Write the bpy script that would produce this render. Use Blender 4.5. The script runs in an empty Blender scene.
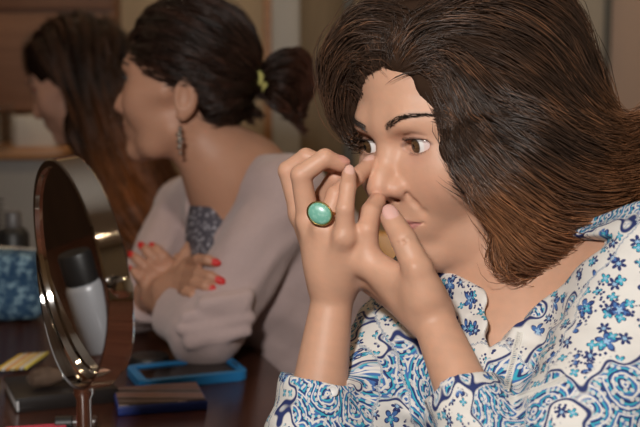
import bpy, math, random
import numpy as np
from mathutils import Vector, Matrix
random.seed(7)
RNG = np.random.default_rng(11)
SC = bpy.context.scene
COL = SC.collection
V = lambda *a: np.array(a, dtype=np.float64)

# ------------------------------------------------------------------ camera geometry
F_PX, CAM_Z, HORIZON = 1100.0, 1.13, 85.0
PITCH = math.atan((213.5 - HORIZON) / F_PX)
FWD = V(0, math.cos(PITCH), -math.sin(PITCH))
UPV = V(0, math.sin(PITCH), math.cos(PITCH))
CAM = V(0, 0, CAM_Z)
def P(px, py, d):
    """world point seen at photo pixel (px,py) at depth d along the lens axis"""
    return CAM + d * (FWD + (px - 320.0) / F_PX * V(1, 0, 0) + (213.5 - py) / F_PX * UPV)
def T(px, py, z):
    """world point where the sight line of a pixel meets the level z"""
    r = FWD + (px - 320.0) / F_PX * V(1, 0, 0) + (213.5 - py) / F_PX * UPV
    return CAM + r * ((z - CAM_Z) / r[2])
def unit(v):
    v = np.asarray(v, float); return v / np.linalg.norm(v)

class Frame:
    """local frame in mm: x = the person's left, y = forward, z = up"""
    def __init__(s, o, yaw, pitch=0, roll=0, scale=1.0):
        y, p, r = math.radians(yaw), math.radians(pitch), math.radians(roll)
        f0 = V(-math.sin(y), -math.cos(y), 0)
        l0 = np.cross(V(0, 0, 1), f0)
        f = f0 * math.cos(p) - V(0, 0, 1) * math.sin(p)
        u = np.cross(f, l0)
        l = l0 * math.cos(r) + u * math.sin(r)
        u = np.cross(f, l)
        s.R = np.stack([l, f, u], 1)
        s.o = np.asarray(o, float); s.k = scale
    def __call__(s, x, y, z):
        return s.o + s.R @ (V(x, y, z) * 0.001 * s.k)
    def inv(s, p):
        return ((p - s.o) @ s.R) * 1000.0 / s.k

# ------------------------------------------------------------------ signed distance shapes
class RC:
    def __init__(s, a, b, ra, rb):
        s.a, s.b, s.ra, s.rb = np.asarray(a, float), np.asarray(b, float), ra, rb
        s.lo = np.minimum(s.a - ra, s.b - rb); s.hi = np.maximum(s.a + ra, s.b + rb)
    def __call__(s, p):
        ba = s.b - s.a; l2 = ba @ ba; rr = s.ra - s.rb
        if l2 < rr * rr + 1e-12:
            c, r = (s.a, s.ra) if s.ra > s.rb else (s.b, s.rb)
            return np.sqrt(((p - c) ** 2).sum(-1)) - r
        a2 = l2 - rr * rr; il2 = 1.0 / l2
        pa = p - s.a
        y = pa @ ba; z = y - l2
        q = pa * l2 - y[..., None] * ba
        x2 = (q * q).sum(-1)
        y2 = y * y * l2; z2 = z * z * l2
        k = np.sign(rr) * rr * rr * x2
        d = (np.sqrt(np.maximum(x2 * a2 * il2, 0)) + y * rr) * il2 - s.ra
        m1 = np.sign(z) * a2 * z2 > k
        m2 = (~m1) & (np.sign(y) * a2 * y2 < k)
        d = np.where(m1, np.sqrt(x2 + z2) * il2 - s.rb, d)
        d = np.where(m2, np.sqrt(x2 + y2) * il2 - s.ra, d)
        return d
class EL:
    def __init__(s, c, r, R=None):
        s.c, s.r = np.asarray(c, float), np.asarray(r, float)
        s.R = np.eye(3) if R is None else R
        e = np.abs(s.R) @ s.r
        s.lo, s.hi = s.c - e, s.c + e
    def __call__(s, p):
        q = (p - s.c) @ s.R
        k0 = np.sqrt(((q / s.r) ** 2).sum(-1)); k1 = np.sqrt(((q / s.r ** 2) ** 2).sum(-1))
        return np.where(k1 < 1e-9, -s.r.min(), k0 * (k0 - 1.0) / np.maximum(k1, 1e-9))
class BX:
    def __init__(s, c, h, r=0.0, R=None):
        s.c, s.h, s.r = np.asarray(c, float), np.asarray(h, float), r
        s.R = np.eye(3) if R is None else R
        e = np.abs(s.R) @ s.h
        s.lo, s.hi = s.c - e, s.c + e
    def __call__(s, p):
        q = np.abs((p - s.c) @ s.R) - (s.h - s.r)
        return np.sqrt((np.maximum(q, 0) ** 2).sum(-1)) + np.minimum(q.max(-1), 0) - s.r
class PL:                      # half space n.p < n.c
    def __init__(s, c, n):
        s.c, s.n = np.asarray(c, float), unit(n); s.lo = V(-9, -9, -9); s.hi = V(9, 9, 9)
    def __call__(s, p):
        return (p - s.c) @ s.n
class CUT:                     # a shape clipped by half spaces and hollowed by other shapes
    def __init__(s, pr, planes=(), holes=()):
        s.pr, s.pl, s.ho = pr, planes, holes; s.lo, s.hi = pr.lo, pr.hi
    def __call__(s, p):
        d = s.pr(p)
        for q in s.pl: d = np.maximum(d, q(p))
        for q in s.ho: d = np.maximum(d, -q(p))
        return d
def smin(a, b, k):
    if k <= 0: return np.minimum(a, b)
    h = np.maximum(k - np.abs(a - b), 0.0) / k
    return np.minimum(a, b) - h * h * k * 0.25
def smax(a, b, k):
    return -smin(-a, -b, k)

class Shape:
    def __init__(s):
        s.ops = []; s.disp = None; s.disp_amp = 0.0
    def u(s, prim, k=0.004): s.ops.append(('u', prim, k)); return s
    def d(s, prim, k=0.002): s.ops.append(('d', prim, k)); return s
    def i(s, prim, k=0.002): s.ops.append(('i', prim, k)); return s
    def chain(s, pts, rad, k=0.002, k0=None):
        for j in range(len(pts) - 1):
            s.u(RC(pts[j], pts[j + 1], rad[j], rad[j + 1]), (k0 if (j == 0 and k0 is not None) else k))
        return s
    def groove(s, pts, r, k):
        for j in range(len(pts) - 1):
            s.d(RC(pts[j], pts[j + 1], r, r), k)
        return s
    def eval(s, p, ops=None):
        f = np.full(p.shape[:-1], 1e3)
        for op, pr, k in (s.ops if ops is None else ops):
            d = pr(p)
            if op == 'u': f = smin(f, d, k)
            elif op == 'd': f = smax(f, -d, k)
            else: f = smax(f, d, k)
        if s.disp is not None: f = f + s.disp(p)
        return f
    def bounds(s):
        us = [o[1] for o in s.ops if o[0] == 'u']
        return np.min([o.lo for o in us], 0), np.max([o.hi for o in us], 0)
    def grid(s, h, pad=0.012, band=0.004, lo=None, hi=None, B=16):
        l, u = s.bounds()
        lo = (l - pad) if lo is None else np.maximum(lo, l - pad)
        hi = (u + pad) if hi is None else np.minimum(hi, u + pad)
        nb = np.ceil((hi - lo) / (h * B)).astype(int)
        n = nb * B + 1
        G = np.full(n, 1.0, np.float32)
        bc = np.stack(np.meshgrid(*[lo[a] + (np.arange(nb[a]) + .5) * h * B for a in range(3)], indexing='ij'), -1)
        R = h * B * math.sqrt(3) / 2
        fc = np.full(nb, 1e3); dl = []
        flat = bc.reshape(-1, 3)
        f = np.full(len(flat), 1e3)
        for op, pr, k in s.ops:
            d = pr(flat); dl.append(d)
            if op == 'u': f = smin(f, d, k)
            elif op == 'd': f = smax(f, -d, k)
            else: f = smax(f, d, k)
        dl = np.array(dl)
        sl = 1.35                                   # slack for the approximate ellipsoids
        act = np.where(np.abs(f) <= (R + band + s.disp_amp) * sl)[0]
        fb = f.reshape(nb)
        G3 = np.repeat(np.repeat(np.repeat(np.sign(fb) * 1.0, B, 0), B, 1), B, 2)
        G[:-1, :-1, :-1] = G3; G[-1] = 1; G[:, -1] = 1; G[:, :, -1] = 1
        loc = np.stack(np.meshgrid(*[np.arange(B + 1) * h] * 3, indexing='ij'), -1).reshape(-1, 3)
        for b in act:
            bi = np.array(np.unravel_index(b, nb))
            ops = [o for o, d in zip(s.ops, dl[:, b]) if (abs(d) if o[0] != 'u' else d) <= (R + o[2] * 4 + band + .006) * sl or (o[0] == 'i' and d > -R * sl)]
            ops = [o for o in ops]
            if not any(o[0] == 'u' for o in ops): continue
            p = lo + bi * h * B + loc
            v = s.eval(p, ops).reshape(B + 1, B + 1, B + 1)
            x, y, z = bi * B
            G[x:x + B + 1, y:y + B + 1, z:z + B + 1] = v
        s.g, s.lo, s.h = G, lo, h
        return s
    def samp(s, p):
        q = (p - s.lo) / s.h
        n = np.array(s.g.shape)
        q = np.clip(q, 0, n - 1.001)
        i = q.astype(int); t = q - i
        g = s.g; x, y, z = i[..., 0], i[..., 1], i[..., 2]; a, b, c = t[..., 0], t[..., 1], t[..., 2]
        return ((g[x, y, z] * (1 - a) + g[x + 1, y, z] * a) * (1 - b) + (g[x, y + 1, z] * (1 - a) + g[x + 1, y + 1, z] * a) * b) * (1 - c) + \
               ((g[x, y, z + 1] * (1 - a) + g[x + 1, y, z + 1] * a) * (1 - b) + (g[x, y + 1, z + 1] * (1 - a) + g[x + 1, y + 1, z + 1] * a) * b) * c
    def grad(s, p):
        e = s.h * 0.8; o = []
        for a in range(3):
            d = np.zeros(3); d[a] = e
            o.append(s.samp(p + d) - s.samp(p - d))
        g = np.stack(o, -1)
        return g / np.maximum(np.linalg.norm(g, axis=-1, keepdims=True), 1e-9)
    def mesh(s):
        G = s.g; neg = G < 0
        n = np.array(G.shape)
        c = np.zeros(n - 1, np.int8)
        for a in (0, 1):
            for b in (0, 1):
                for d in (0, 1):
                    c += neg[a:n[0] - 1 + a, b:n[1] - 1 + b, d:n[2] - 1 + d]
        act = (c > 0) & (c < 8)
        idx = np.argwhere(act)
        vid = np.full(n - 1, -1, np.int32); vid[act] = np.arange(len(idx))
        acc = np.zeros((len(idx), 3)); cnt = np.zeros(len(idx))
        cor = [(a, b, d) for a in (0, 1) for b in (0, 1) for d in (0, 1)]
        val = {k: G[idx[:, 0] + k[0], idx[:, 1] + k[1], idx[:, 2] + k[2]].astype(float) for k in cor}
        for k in cor:
            for ax in range(3):
                if k[ax] == 0:
                    m = list(k); m[ax] = 1; m = tuple(m)
                    va, vb = val[k], val[m]
                    x = (va < 0) != (vb < 0)
                    t = np.where(x, va / np.where(x, va - vb, 1), 0)
                    for q in range(3):
                        acc[:, q] += np.where(x, k[q] + (t if q == ax else 0), 0)
                    cnt += x
        vert = s.lo + (idx + acc / cnt[:, None]) * s.h
        for _ in range(2):
            f = s.samp(vert); vert = vert - np.clip(f, -s.h, s.h)[:, None] * s.grad(vert) * 0.8
        faces = []
        for ax in range(3):
            sl0 = [slice(None)] * 3; sl1 = [slice(None)] * 3
            sl0[ax] = slice(0, -1); sl1[ax] = slice(1, None)
            a0, a1 = neg[tuple(sl0)], neg[tuple(sl1)]
            e = np.argwhere(a0 != a1)
            o1, o2 = (ax + 1) % 3, (ax + 2) % 3
            ok = (e[:, o1] > 0) & (e[:, o2] > 0) & (e[:, o1] < n[o1] - 1) & (e[:, o2] < n[o2] - 1)
            e = e[ok]
            inside0 = a0[e[:, 0], e[:, 1], e[:, 2]]
            def cell(d1, d2):
                q = e.copy(); q[:, o1] -= d1; q[:, o2] -= d2
                return vid[q[:, 0], q[:, 1], q[:, 2]]
            quad = np.stack([cell(1, 1), cell(0, 1), cell(0, 0), cell(1, 0)], 1)
            quad[~inside0] = quad[~inside0][:, ::-1]
            faces.append(quad)
        return vert, np.concatenate(faces)

def noise3(p, scale, seed, octaves=3):
    """smooth pseudo noise in [-1,1] out of random sine waves"""
    r = np.random.default_rng(seed); out = 0; amp = 1.0; tot = 0
    for o in range(octaves):
        for _ in range(4):
            k = r.normal(size=3); k /= np.linalg.norm(k)
            out = out + amp * np.sin(p @ (k * 2 * math.pi / scale) + r.uniform(0, 6.28)); tot += amp * .5
        scale *= .5; amp *= .5
    return out / tot * .5

# ------------------------------------------------------------------ objects
def np_mesh(name, vert, faces, cols=None, smooth=True, uv=None):
    me = bpy.data.meshes.new(name)
    k = faces.shape[1]
    me.vertices.add(len(vert)); me.vertices.foreach_set('co', np.asarray(vert, np.float32).ravel())
    me.loops.add(faces.size); me.loops.foreach_set('vertex_index', faces.astype(np.int32).ravel())
    me.polygons.add(len(faces)); me.polygons.foreach_set('loop_start', np.arange(0, faces.size, k, dtype=np.int32))
    me.update(calc_edges=True)
    if smooth: me.polygons.foreach_set('use_smooth', np.ones(len(faces), bool))
    if cols is not None:
        ca = me.color_attributes.new('Col', 'FLOAT_COLOR', 'POINT')
        c4 = np.ones((len(vert), 4), np.float32); c4[:, :cols.shape[1]] = cols
        ca.data.foreach_set('color', c4.ravel())
    if uv is not None:
        l = me.uv_layers.new(name='UVMap')
        l.data.foreach_set('uv', np.asarray(uv, np.float32)[faces.ravel()].ravel())
    me.validate()
    return me
def link(name, me, mat=None, parent=None):
    o = bpy.data.objects.new(name, me); COL.objects.link(o)
    if mat is not None: me.materials.append(mat)
    if parent is not None:
        o.parent = parent
        o.matrix_parent_inverse = parent.matrix_basis.inverted()
    return o
def tag(o, label=None, cat=None, group=None, kind=None):
    if label: o['label'] = label
    if cat: o['category'] = cat
    if group: o['group'] = group
    if kind: o['kind'] = kind
    return o
def empty(name, loc, label, cat, group=None):
    o = bpy.data.objects.new(name, None); COL.objects.link(o)
    o.location = Vector(loc); o.empty_display_size = .05
    return tag(o, label, cat, group)

class MB:
    """collects shapes (world coordinates) and links them as ONE mesh object"""
    def __init__(s): s.v = []; s.f = []
    def add(s, vs, fs):
        b = len(s.v); s.v += [tuple(x) for x in vs]; s.f += [tuple(i + b for i in f) for f in fs]; return s
    def box(s, c, h, R=None, bev=0.0, seg=2):
        import bmesh
        bm = bmesh.new(); bmesh.ops.create_cube(bm, size=2.0)
        for v in bm.verts: v.co = Vector((v.co.x * h[0], v.co.y * h[1], v.co.z * h[2]))
        if bev > 0: bmesh.ops.bevel(bm, geom=bm.edges[:], offset=bev, segments=seg, affect='EDGES', profile=.5)
        bm.verts.index_update()
        R = np.eye(3) if R is None else R
        s.add([np.asarray(c) + R @ np.array(v.co) for v in bm.verts], [[v.index for v in f.verts] for f in bm.faces]); bm.free(); return s
    def lathe(s, o, prof, R=None, n=32, cap=True):
        R = np.eye(3) if R is None else R; o = np.asarray(o, float)
        vs = []; fs = []
        for r, z in prof:
            for j in range(n):
                a = 2 * math.pi * j / n
                vs.append(o + R @ V(r * math.cos(a), r * math.sin(a), z))
        m = len(prof)
        for i in range(m - 1):
            for j in range(n):
                k = (j + 1) % n
                fs.append((i * n + j, i * n + k, (i + 1) * n + k, (i + 1) * n + j))
        if cap:
            fs.append(tuple(range(n))[::-1]); fs.append(tuple((m - 1) * n + j for j in range(n)))
        return s.add(vs, fs)
    def tube(s, pts, rad, n=8, cap=True):
        pts = [np.asarray(p, float) for p in pts]
        rad = [rad] * len(pts) if np.isscalar(rad) else rad
        vs = []; fs = []; up = None
        for i, p in enumerate(pts):
            t = unit(pts[min(i + 1, len(pts) - 1)] - pts[max(i - 1, 0)])
            if up is None: up = V(0, 0, 1) if abs(t[2]) < .9 else V(1, 0, 0)
            a = unit(np.cross(t, up)); b = np.cross(a, t); up = b
            for j in range(n):
                q = 2 * math.pi * j / n
                vs.append(p + rad[i] * (math.cos(q) * a + math.sin(q) * b))
        for i in range(len(pts) - 1):
            for j in range(n):
                k = (j + 1) % n
                fs.append((i * n + k, i * n + j, (i + 1) * n + j, (i + 1) * n + k))
        if cap:
            fs.append(tuple(range(n))); fs.append(tuple((len(pts) - 1) * n + j for j in range(n))[::-1])
        return s.add(vs, fs)
    def prism(s, poly, z0, z1, R=None, o=(0, 0, 0)):
        R = np.eye(3) if R is None else R; o = np.asarray(o, float); n = len(poly)
        vs = [o + R @ V(x, y, z0) for x, y in poly] + [o + R @ V(x, y, z1) for x, y in poly]
        fs = [tuple(range(n))[::-1], tuple(range(n, 2 * n))]
        for j in range(n): fs.append((j, (j + 1) % n, n + (j + 1) % n, n + j))
        return s.add(vs, fs)
    def build(s, name, mat, parent=None, smooth=True, ang=40):
        me = bpy.data.meshes.new(name); me.from_pydata(s.v, [], s.f)
        me.validate(); me.update()
        import bmesh
        bm = bmesh.new(); bm.from_mesh(me); bmesh.ops.recalc_face_normals(bm, faces=bm.faces); bm.to_mesh(me); bm.free()
        o = link(name, me, mat, parent)
        if smooth:
            me.polygons.foreach_set('use_smooth', np.ones(len(me.polygons), bool))
            try: me.set_sharp_from_angle(angle=math.radians(ang))
            except Exception: pass
        return o
def Rz(deg):
    a = math.radians(deg); return np.array([[math.cos(a), -math.sin(a), 0], [math.sin(a), math.cos(a), 0], [0, 0, 1.0]])
def Rto(zdir, xhint=(1, 0, 0)):
    z = unit(zdir); x = np.asarray(xhint, float); x = unit(x - z * (x @ z)); return np.stack([x, np.cross(z, x), z], 1)

# ------------------------------------------------------------------ materials
def mat(name, color=(.5, .5, .5), rough=.5, metal=0.0, spec=.5, **kw):
    m = bpy.data.materials.new(name); m.use_nodes = True
    b = m.node_tree.nodes['Principled BSDF']
    b.inputs['Base Color'].default_value = (*color, 1)
    b.inputs['Roughness'].default_value = rough; b.inputs['Metallic'].default_value = metal
    b.inputs['Specular IOR Level'].default_value = spec
    for k, v in kw.items():
        b.inputs[k.replace('_', ' ')].default_value = v
    return m
class NT:
    """small helper for node graphs"""
    def __init__(s, m): s.m = m; s.t = m.node_tree; s.b = s.t.nodes['Principled BSDF']
    def n(s, typ, **kw):
        nd = s.t.nodes.new(typ)
        for k, v in kw.items(): setattr(nd, k, v)
        return nd
    def put(s, sock, v):
        if isinstance(v, (int, float)): sock.default_value = v
        elif isinstance(v, (tuple, list)): sock.default_value = v
        else: s.t.links.new(v, sock)
    def math(s, op, a, b=0.0, c=None):
        nd = s.n('ShaderNodeMath', operation=op); s.put(nd.inputs[0], a); s.put(nd.inputs[1], b)
        if c is not None: s.put(nd.inputs[2], c)
        return nd.outputs[0]
    def mix(s, f, a, b):
        nd = s.n('ShaderNodeMix', data_type='RGBA'); s.put(nd.inputs[0], f)
        s.put(nd.inputs[6], (*a, 1) if isinstance(a, tuple) else a); s.put(nd.inputs[7], (*b, 1) if isinstance(b, tuple) else b)
        return nd.outputs[2]
    def step(s, x, lo, hi):
        nd = s.n('ShaderNodeMapRange'); s.put(nd.inputs[0], x); nd.inputs[1].default_value = lo; nd.inputs[2].default_value = hi
        nd.interpolation_type = 'SMOOTHSTEP'; return nd.outputs[0]
    def noise(s, vec, scale, detail=3, rough=.5, dist=0.0):
        nd = s.n('ShaderNodeTexNoise'); s.put(nd.inputs['Vector'], vec); nd.inputs['Scale'].default_value = scale
        nd.inputs['Detail'].default_value = detail; nd.inputs['Roughness'].default_value = rough; nd.inputs['Distortion'].default_value = dist
        return nd.outputs['Fac']
    def voro(s, vec, scale, dim='2D', feat='F1', rnd=1.0):
        nd = s.n('ShaderNodeTexVoronoi', voronoi_dimensions=dim, feature=feat); s.put(nd.inputs['Vector'], vec)
        nd.inputs['Scale'].default_value = scale; nd.inputs['Randomness'].default_value = rnd
        return nd
    def coord(s, what='Object'): return s.n('ShaderNodeTexCoord').outputs[what]
    def bump(s, h, strength=.3, dist=.001):
        nd = s.n('ShaderNodeBump'); nd.inputs['Strength'].default_value = strength; nd.inputs['Distance'].default_value = dist
        s.put(nd.inputs['Height'], h); s.t.links.new(nd.outputs[0], s.b.inputs['Normal'])
    def color(s, v): s.t.links.new(v, s.b.inputs['Base Color'])
def vcol_mat(name, rough=.5, spec=.5, bump=0, bscale=900, hair=False, **kw):
    m = mat(name, rough=rough, spec=spec, **kw); t = NT(m)
    a = t.n('ShaderNodeAttribute', attribute_name='Col'); t.color(a.outputs['Color'])
    if hair: t.t.links.new(t.math('MULTIPLY', a.outputs['Alpha'], spec), t.b.inputs['Specular IOR Level'])
    if bump: t.bump(t.noise(t.coord(), bscale, 4), bump, .0006)
    return m
LAMP, FLASH = 88.0, 12.5
# ------------------------------------------------------------------ anatomy
SK = V(.56, .315, .21)          # skin reflectance
def head_shape(S, H, jaw=1.0, nose=1.0, ears=True, k=0.001, nz=0.0, nr=1.0, ez=0.0):
    """adds a head to shape S in frame H (mm); the origin lies between the eyeballs"""
    E = lambda c, r, kk, op='u': getattr(S, op)(EL(H(*c), V(*r) * k * H.k, H.R), kk * k)
    def C(pts, rad, kk, op='u'):
        for j in range(len(pts) - 1):
            getattr(S, op)(RC(H(*pts[j]), H(*pts[j + 1]), rad[j] * k * H.k, rad[j + 1] * k * H.k), kk * k)
    E((0, -74, 40), (71, 92, 78), 0)
    E((0, -30, -22), (57, 45, 68), 38)
    E((0, -42, -52), (51 * jaw, 50, 48), 26)
    for s in (-1, 1):
        C([(s * 45 * jaw, -62, -64), (s * 32 * jaw, -30, -88), (s * 8, -2, -98)], [13, 11, 11], 24)
        E((s * 34, -5, -28), (23, 19, 23), 26)
        C([(s * 5, 11, 18), (s * 24, 10, 21), (s * 42, -4, 17)], [5, 4.5, 5], 22)
        C([(s * 48, -18, -14), (s * 61, -50, -10)], [6, 5], 26)
    E((0, -1, -42), (26, 19, 34), 20)
    E((0, 3, -99), (15, 12, 11), 16)
    E((0, 1, -66), (26, 20, 20), 14)
    for s in (-1, 1):
        E((s * 29, 22, 1), (17, 11, 10.5), 10, 'd')
    # nose (nz lifts the tip, nr widens it)
    C([(0, 9, 14), (0, 17, -6), (0, 28 * nose, -28 + nz * .8), (0, 32 * nose, -38 + nz)], [6.3, 6.4, 7.2 * nr, 9.3 * nr], 10)
    for s in (-1, 1):
        E((s * 11 * nr, 21, -41 + nz), (6.5 * nr, 10 * nr, 7.2 * nr), 6)
    C([(0, 30 * nose, -44 + nz), (0, 18, -50 + nz)], [4 * nr, 4], 3)
    for s in (-1, 1):
        E((s * 6.5 * nr, 24, -48.5 * 1 + nz - (nr - 1) * 8), (3.3, 6.5, 4), 1.5, 'd')
    # lids and eye openings
    for s in (-1, 1):
        E((s * 31, 0, 0), (14.2, 14.2, 13.6), 4)
        C([(s * 18, 12, 5), (s * 25, 15.2, 9.6), (s * 33, 15.3, 10.6), (s * 42, 10, 7.5)], [.7] * 4, 2.6, 'd')
        E((s * 30.5, 9, .4), (13.4, 12.5, 6.0), .8, 'd')
    # mouth
    C([(-23, 11.5, -65), (-11, 19.2, -62), (-3.5, 22.2, -60.8), (0, 21.8, -61.3), (3.5, 22.2, -60.8), (11, 19.2, -62), (23, 11.5, -65)], [1.5, 3.2, 3.9, 3.6, 3.9, 3.2, 1.5], 2.5)
    C([(-21, 11.5, -66.5), (-10, 18, -69.5), (0, 20, -70.5), (10, 18, -69.5), (21, 11.5, -66.5)], [1.8, 3.8, 4.6, 3.8, 1.8], 2.5)
    C([(-24, 13, -65.3), (-11, 22.6, -65.4), (0, 25.6, -65.9), (11, 22.6, -65.4), (24, 13, -65.3)], [.8, 1, 1, 1, .8], 2, 'd')
    C([(0, 26, -51), (0, 25.8, -57)], [1.8, 2.0], 3, 'd')
    for s in (-1, 1):                                       # folds beside the nose
        C([(s * 19, 20.5, -38), (s * 24, 18.5, -47), (s * 29, 15.5, -56), (s * 32, 14, -62)], [.5, .5, .3, .1], 6, 'd')
    if ears:
        for s in (-1, 1):
            Re = H.R @ Rz(s * -18)
            S.u(EL(H(s * 71, -86, -6 + ez), V(6, 17, 29) * k * H.k, Re), 3 * k)
            S.d(EL(H(s * 78, -84, -4 + ez), V(6, 10, 18) * k * H.k, Re), 3 * k)
            S.u(EL(H(s * 70, -74, -12 + ez), V(4, 5, 7) * k * H.k, Re), 3 * k)
            S.u(EL(H(s * 70, -82, -32 + ez), V(4.5, 9, 8) * k * H.k, Re), 3 * k)

def lip_mask(q):
    """q: vertices in head mm"""
    x = np.abs(q[:, 0]); z = q[:, 2]
    t = np.clip(x / 23.5, 0, 1)
    top = -58.0 - 6.8 * t ** 1.6 + 1.1 * np.exp(-((x - 4) / 3.0) ** 2) - .8 * np.exp(-(x / 2.0) ** 2)
    bot = -75.0 + 9.2 * t ** 1.8
    m = np.clip((top - z) / 1.2 + .5, 0, 1) * np.clip((z - bot) / 1.2 + .5, 0, 1) * np.clip((23.8 - x) / 1.0, 0, 1)
    return m * (q[:, 1] > 6) * (q[:, 1] < 28)

def brow_z(t):
    return 18 + 9.5 * np.sin(np.minimum(1, t * 1.25) * 1.75) - 5.0 * np.maximum(0, t - .55)
def head_paint(col, q, nz=0.0, lip=(.42, .16, .14), blush=.5, lid=(.40, .20, .16), mottle=True):
    """skin colouring of the face; q: vertices in head mm"""
    near = (q[:, 1] > -60) & (np.abs(q[:, 0]) < 80) & (q[:, 2] > -115) & (q[:, 2] < 110)
    g = lambda c, r: np.exp(-(((q - np.array(c)) / np.array(r)) ** 2).sum(-1))
    def mixin(m, c):
        col[:] = col * (1 - m[:, None]) + np.array(c) * m[:, None]
    for s in (-1, 1):
        mixin(blush * .55 * g((s * 38, 8, -32), (18, 16, 15)), (.60, .27, .19))
        mixin(blush * .5 * g((s * 13, 26, -42 + nz), (7, 12, 8)), (.58, .25, .18))
        mixin(.45 * g((s * 31, 12, -11), (14, 10, 5)), (.47, .25, .20))
        mixin(.45 * g((s * 31, 14, 7), (15, 9, 5)), (.50, .27, .22))
        # lid rims
        rr = np.sqrt(((q[:, 0] - s * 30.5) / 13.9) ** 2 + ((q[:, 2] - .4) / 6.6) ** 2)
        rim = np.clip(1 - np.abs(rr - 1.03) / .16, 0, 1) * (q[:, 1] > -2) * (q[:, 1] < 19)
        up = q[:, 2] > .2
        mixin(rim * np.where(up, .85, .45), np.where(up[:, None], np.array((.13, .07, .06)), np.array(lid)))
    t_ = np.clip((np.abs(q[:, 0]) - 12) / 36, 0, 1)
    bw = (1 - .7 * t_) * 4.2 + .6
    bm = np.clip(1.15 - np.abs(q[:, 2] - brow_z(t_)) / bw, 0, 1) * np.clip((np.abs(q[:, 0]) - 10.5) / 4, 0, 1) * np.clip((50 - np.abs(q[:, 0])) / 5, 0, 1) * (q[:, 1] > -15) * (q[:, 1] < 32)
    mixin(.58 * bm, (.055, .032, .022))
    mixin(blush * .4 * g((0, 38, -38 + nz), (9, 8, 8)), (.62, .29, .21))
    mixin(lip_mask(q) * near, lip)
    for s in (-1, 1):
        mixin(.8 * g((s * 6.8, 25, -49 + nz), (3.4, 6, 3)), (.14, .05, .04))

def eyeball(H, s, gaze, parent, iris=(.115, .062, .028)):
    """one eye: white, iris, pupil and a wet bulge; gaze = (yaw, pitch) in degrees towards the person's left / up"""
    a, b = math.radians(gaze[0]), math.radians(gaze[1])
    d = V(math.sin(a) * math.cos(b), math.cos(a) * math.cos(b), math.sin(b))
    Rl = Rto(d, (1, 0, .01))
    n, m = 48, 40; vs = []; fs = []; cs = []
    r = 12.6
    for i in range(m + 1):
        th = math.pi * i / m
        th = (i / m) ** 1.6 * math.pi
        rr = r + .6 * max(0, 1 - (th / .5) ** 2)
        for j in range(n):
            p = 2 * math.pi * j / n
            l = V(rr * math.sin(th) * math.cos(p), rr * math.sin(th) * math.sin(p), rr * math.cos(th))
            vs.append(H(*(V(s * 31, 0, 0) + Rl @ l)))
            am = th * r
            ray = .75 + .25 * math.sin(p * 17) * math.sin(p * 7 + 1)
            if am < 2.3: c = (.006, .005, .005)
            elif am < 5.9: c = tuple(x * ray * (1.15 - .1 * (am - 2.3)) for x in iris)
            elif am < 6.7: c = (.06, .04, .03)
            else: c = (.74, .70, .68) if am < 11 else (.70, .55, .52)
            cs.append(c)
    for i in range(m):
        for j in range(n):
            k2 = (j + 1) % n
            fs.append((i * n + j, i * n + k2, (i + 1) * n + k2, (i + 1) * n + j))
    me = np_mesh('eyeball', np.array(vs), np.array(fs), np.array(cs))
    return link('eyeball', me, M['eye'], parent)

JOINTS = []
def finger(S, pts, rad, k=.0018, k0=.006):
    """pts: base knuckle, two joints, tip centre"""
    S.chain(pts, rad, k, k0)
    JOINTS.extend([(pts[0], 1.0), (pts[1], .8), (pts[2], .6), (pts[3], 1.1)])
    for j in range(1, len(pts) - 1):
        S.u(EL(pts[j], V(1, 1, 1) * rad[j] * 1.02), .0006)
def finger_nail(S, NL, a, tip, rt, out, col, size=(1, 1)):
    """a flat nail on the outer side of a fingertip; out = outward direction"""
    ax = unit(tip - a); o = unit(out - ax * (out @ ax))
    c = tip + ax * rt * .08 + o * rt * .72
    R = np.stack([ax, np.cross(o, ax), o], 1)
    S.u(EL(c, V(rt * 1.02 * size[0], rt * .74 * size[1], rt * .40), R), .0006)
    NL.append((c, R, V(rt * 1.02 * size[0], rt * .74 * size[1], rt * .6), col))
def nail_paint(col, vert, NL):
    for c, R, r, cl in NL:
        q = ((vert - c) @ R) / (r * 1.06)
        m = np.clip((1.0 - (q ** 2).sum(-1)) * 6, 0, 1) * (q[:, 2] > -.35)
        col[:] = col * (1 - m[:, None]) + np.array(cl) * m[:, None]
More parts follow.
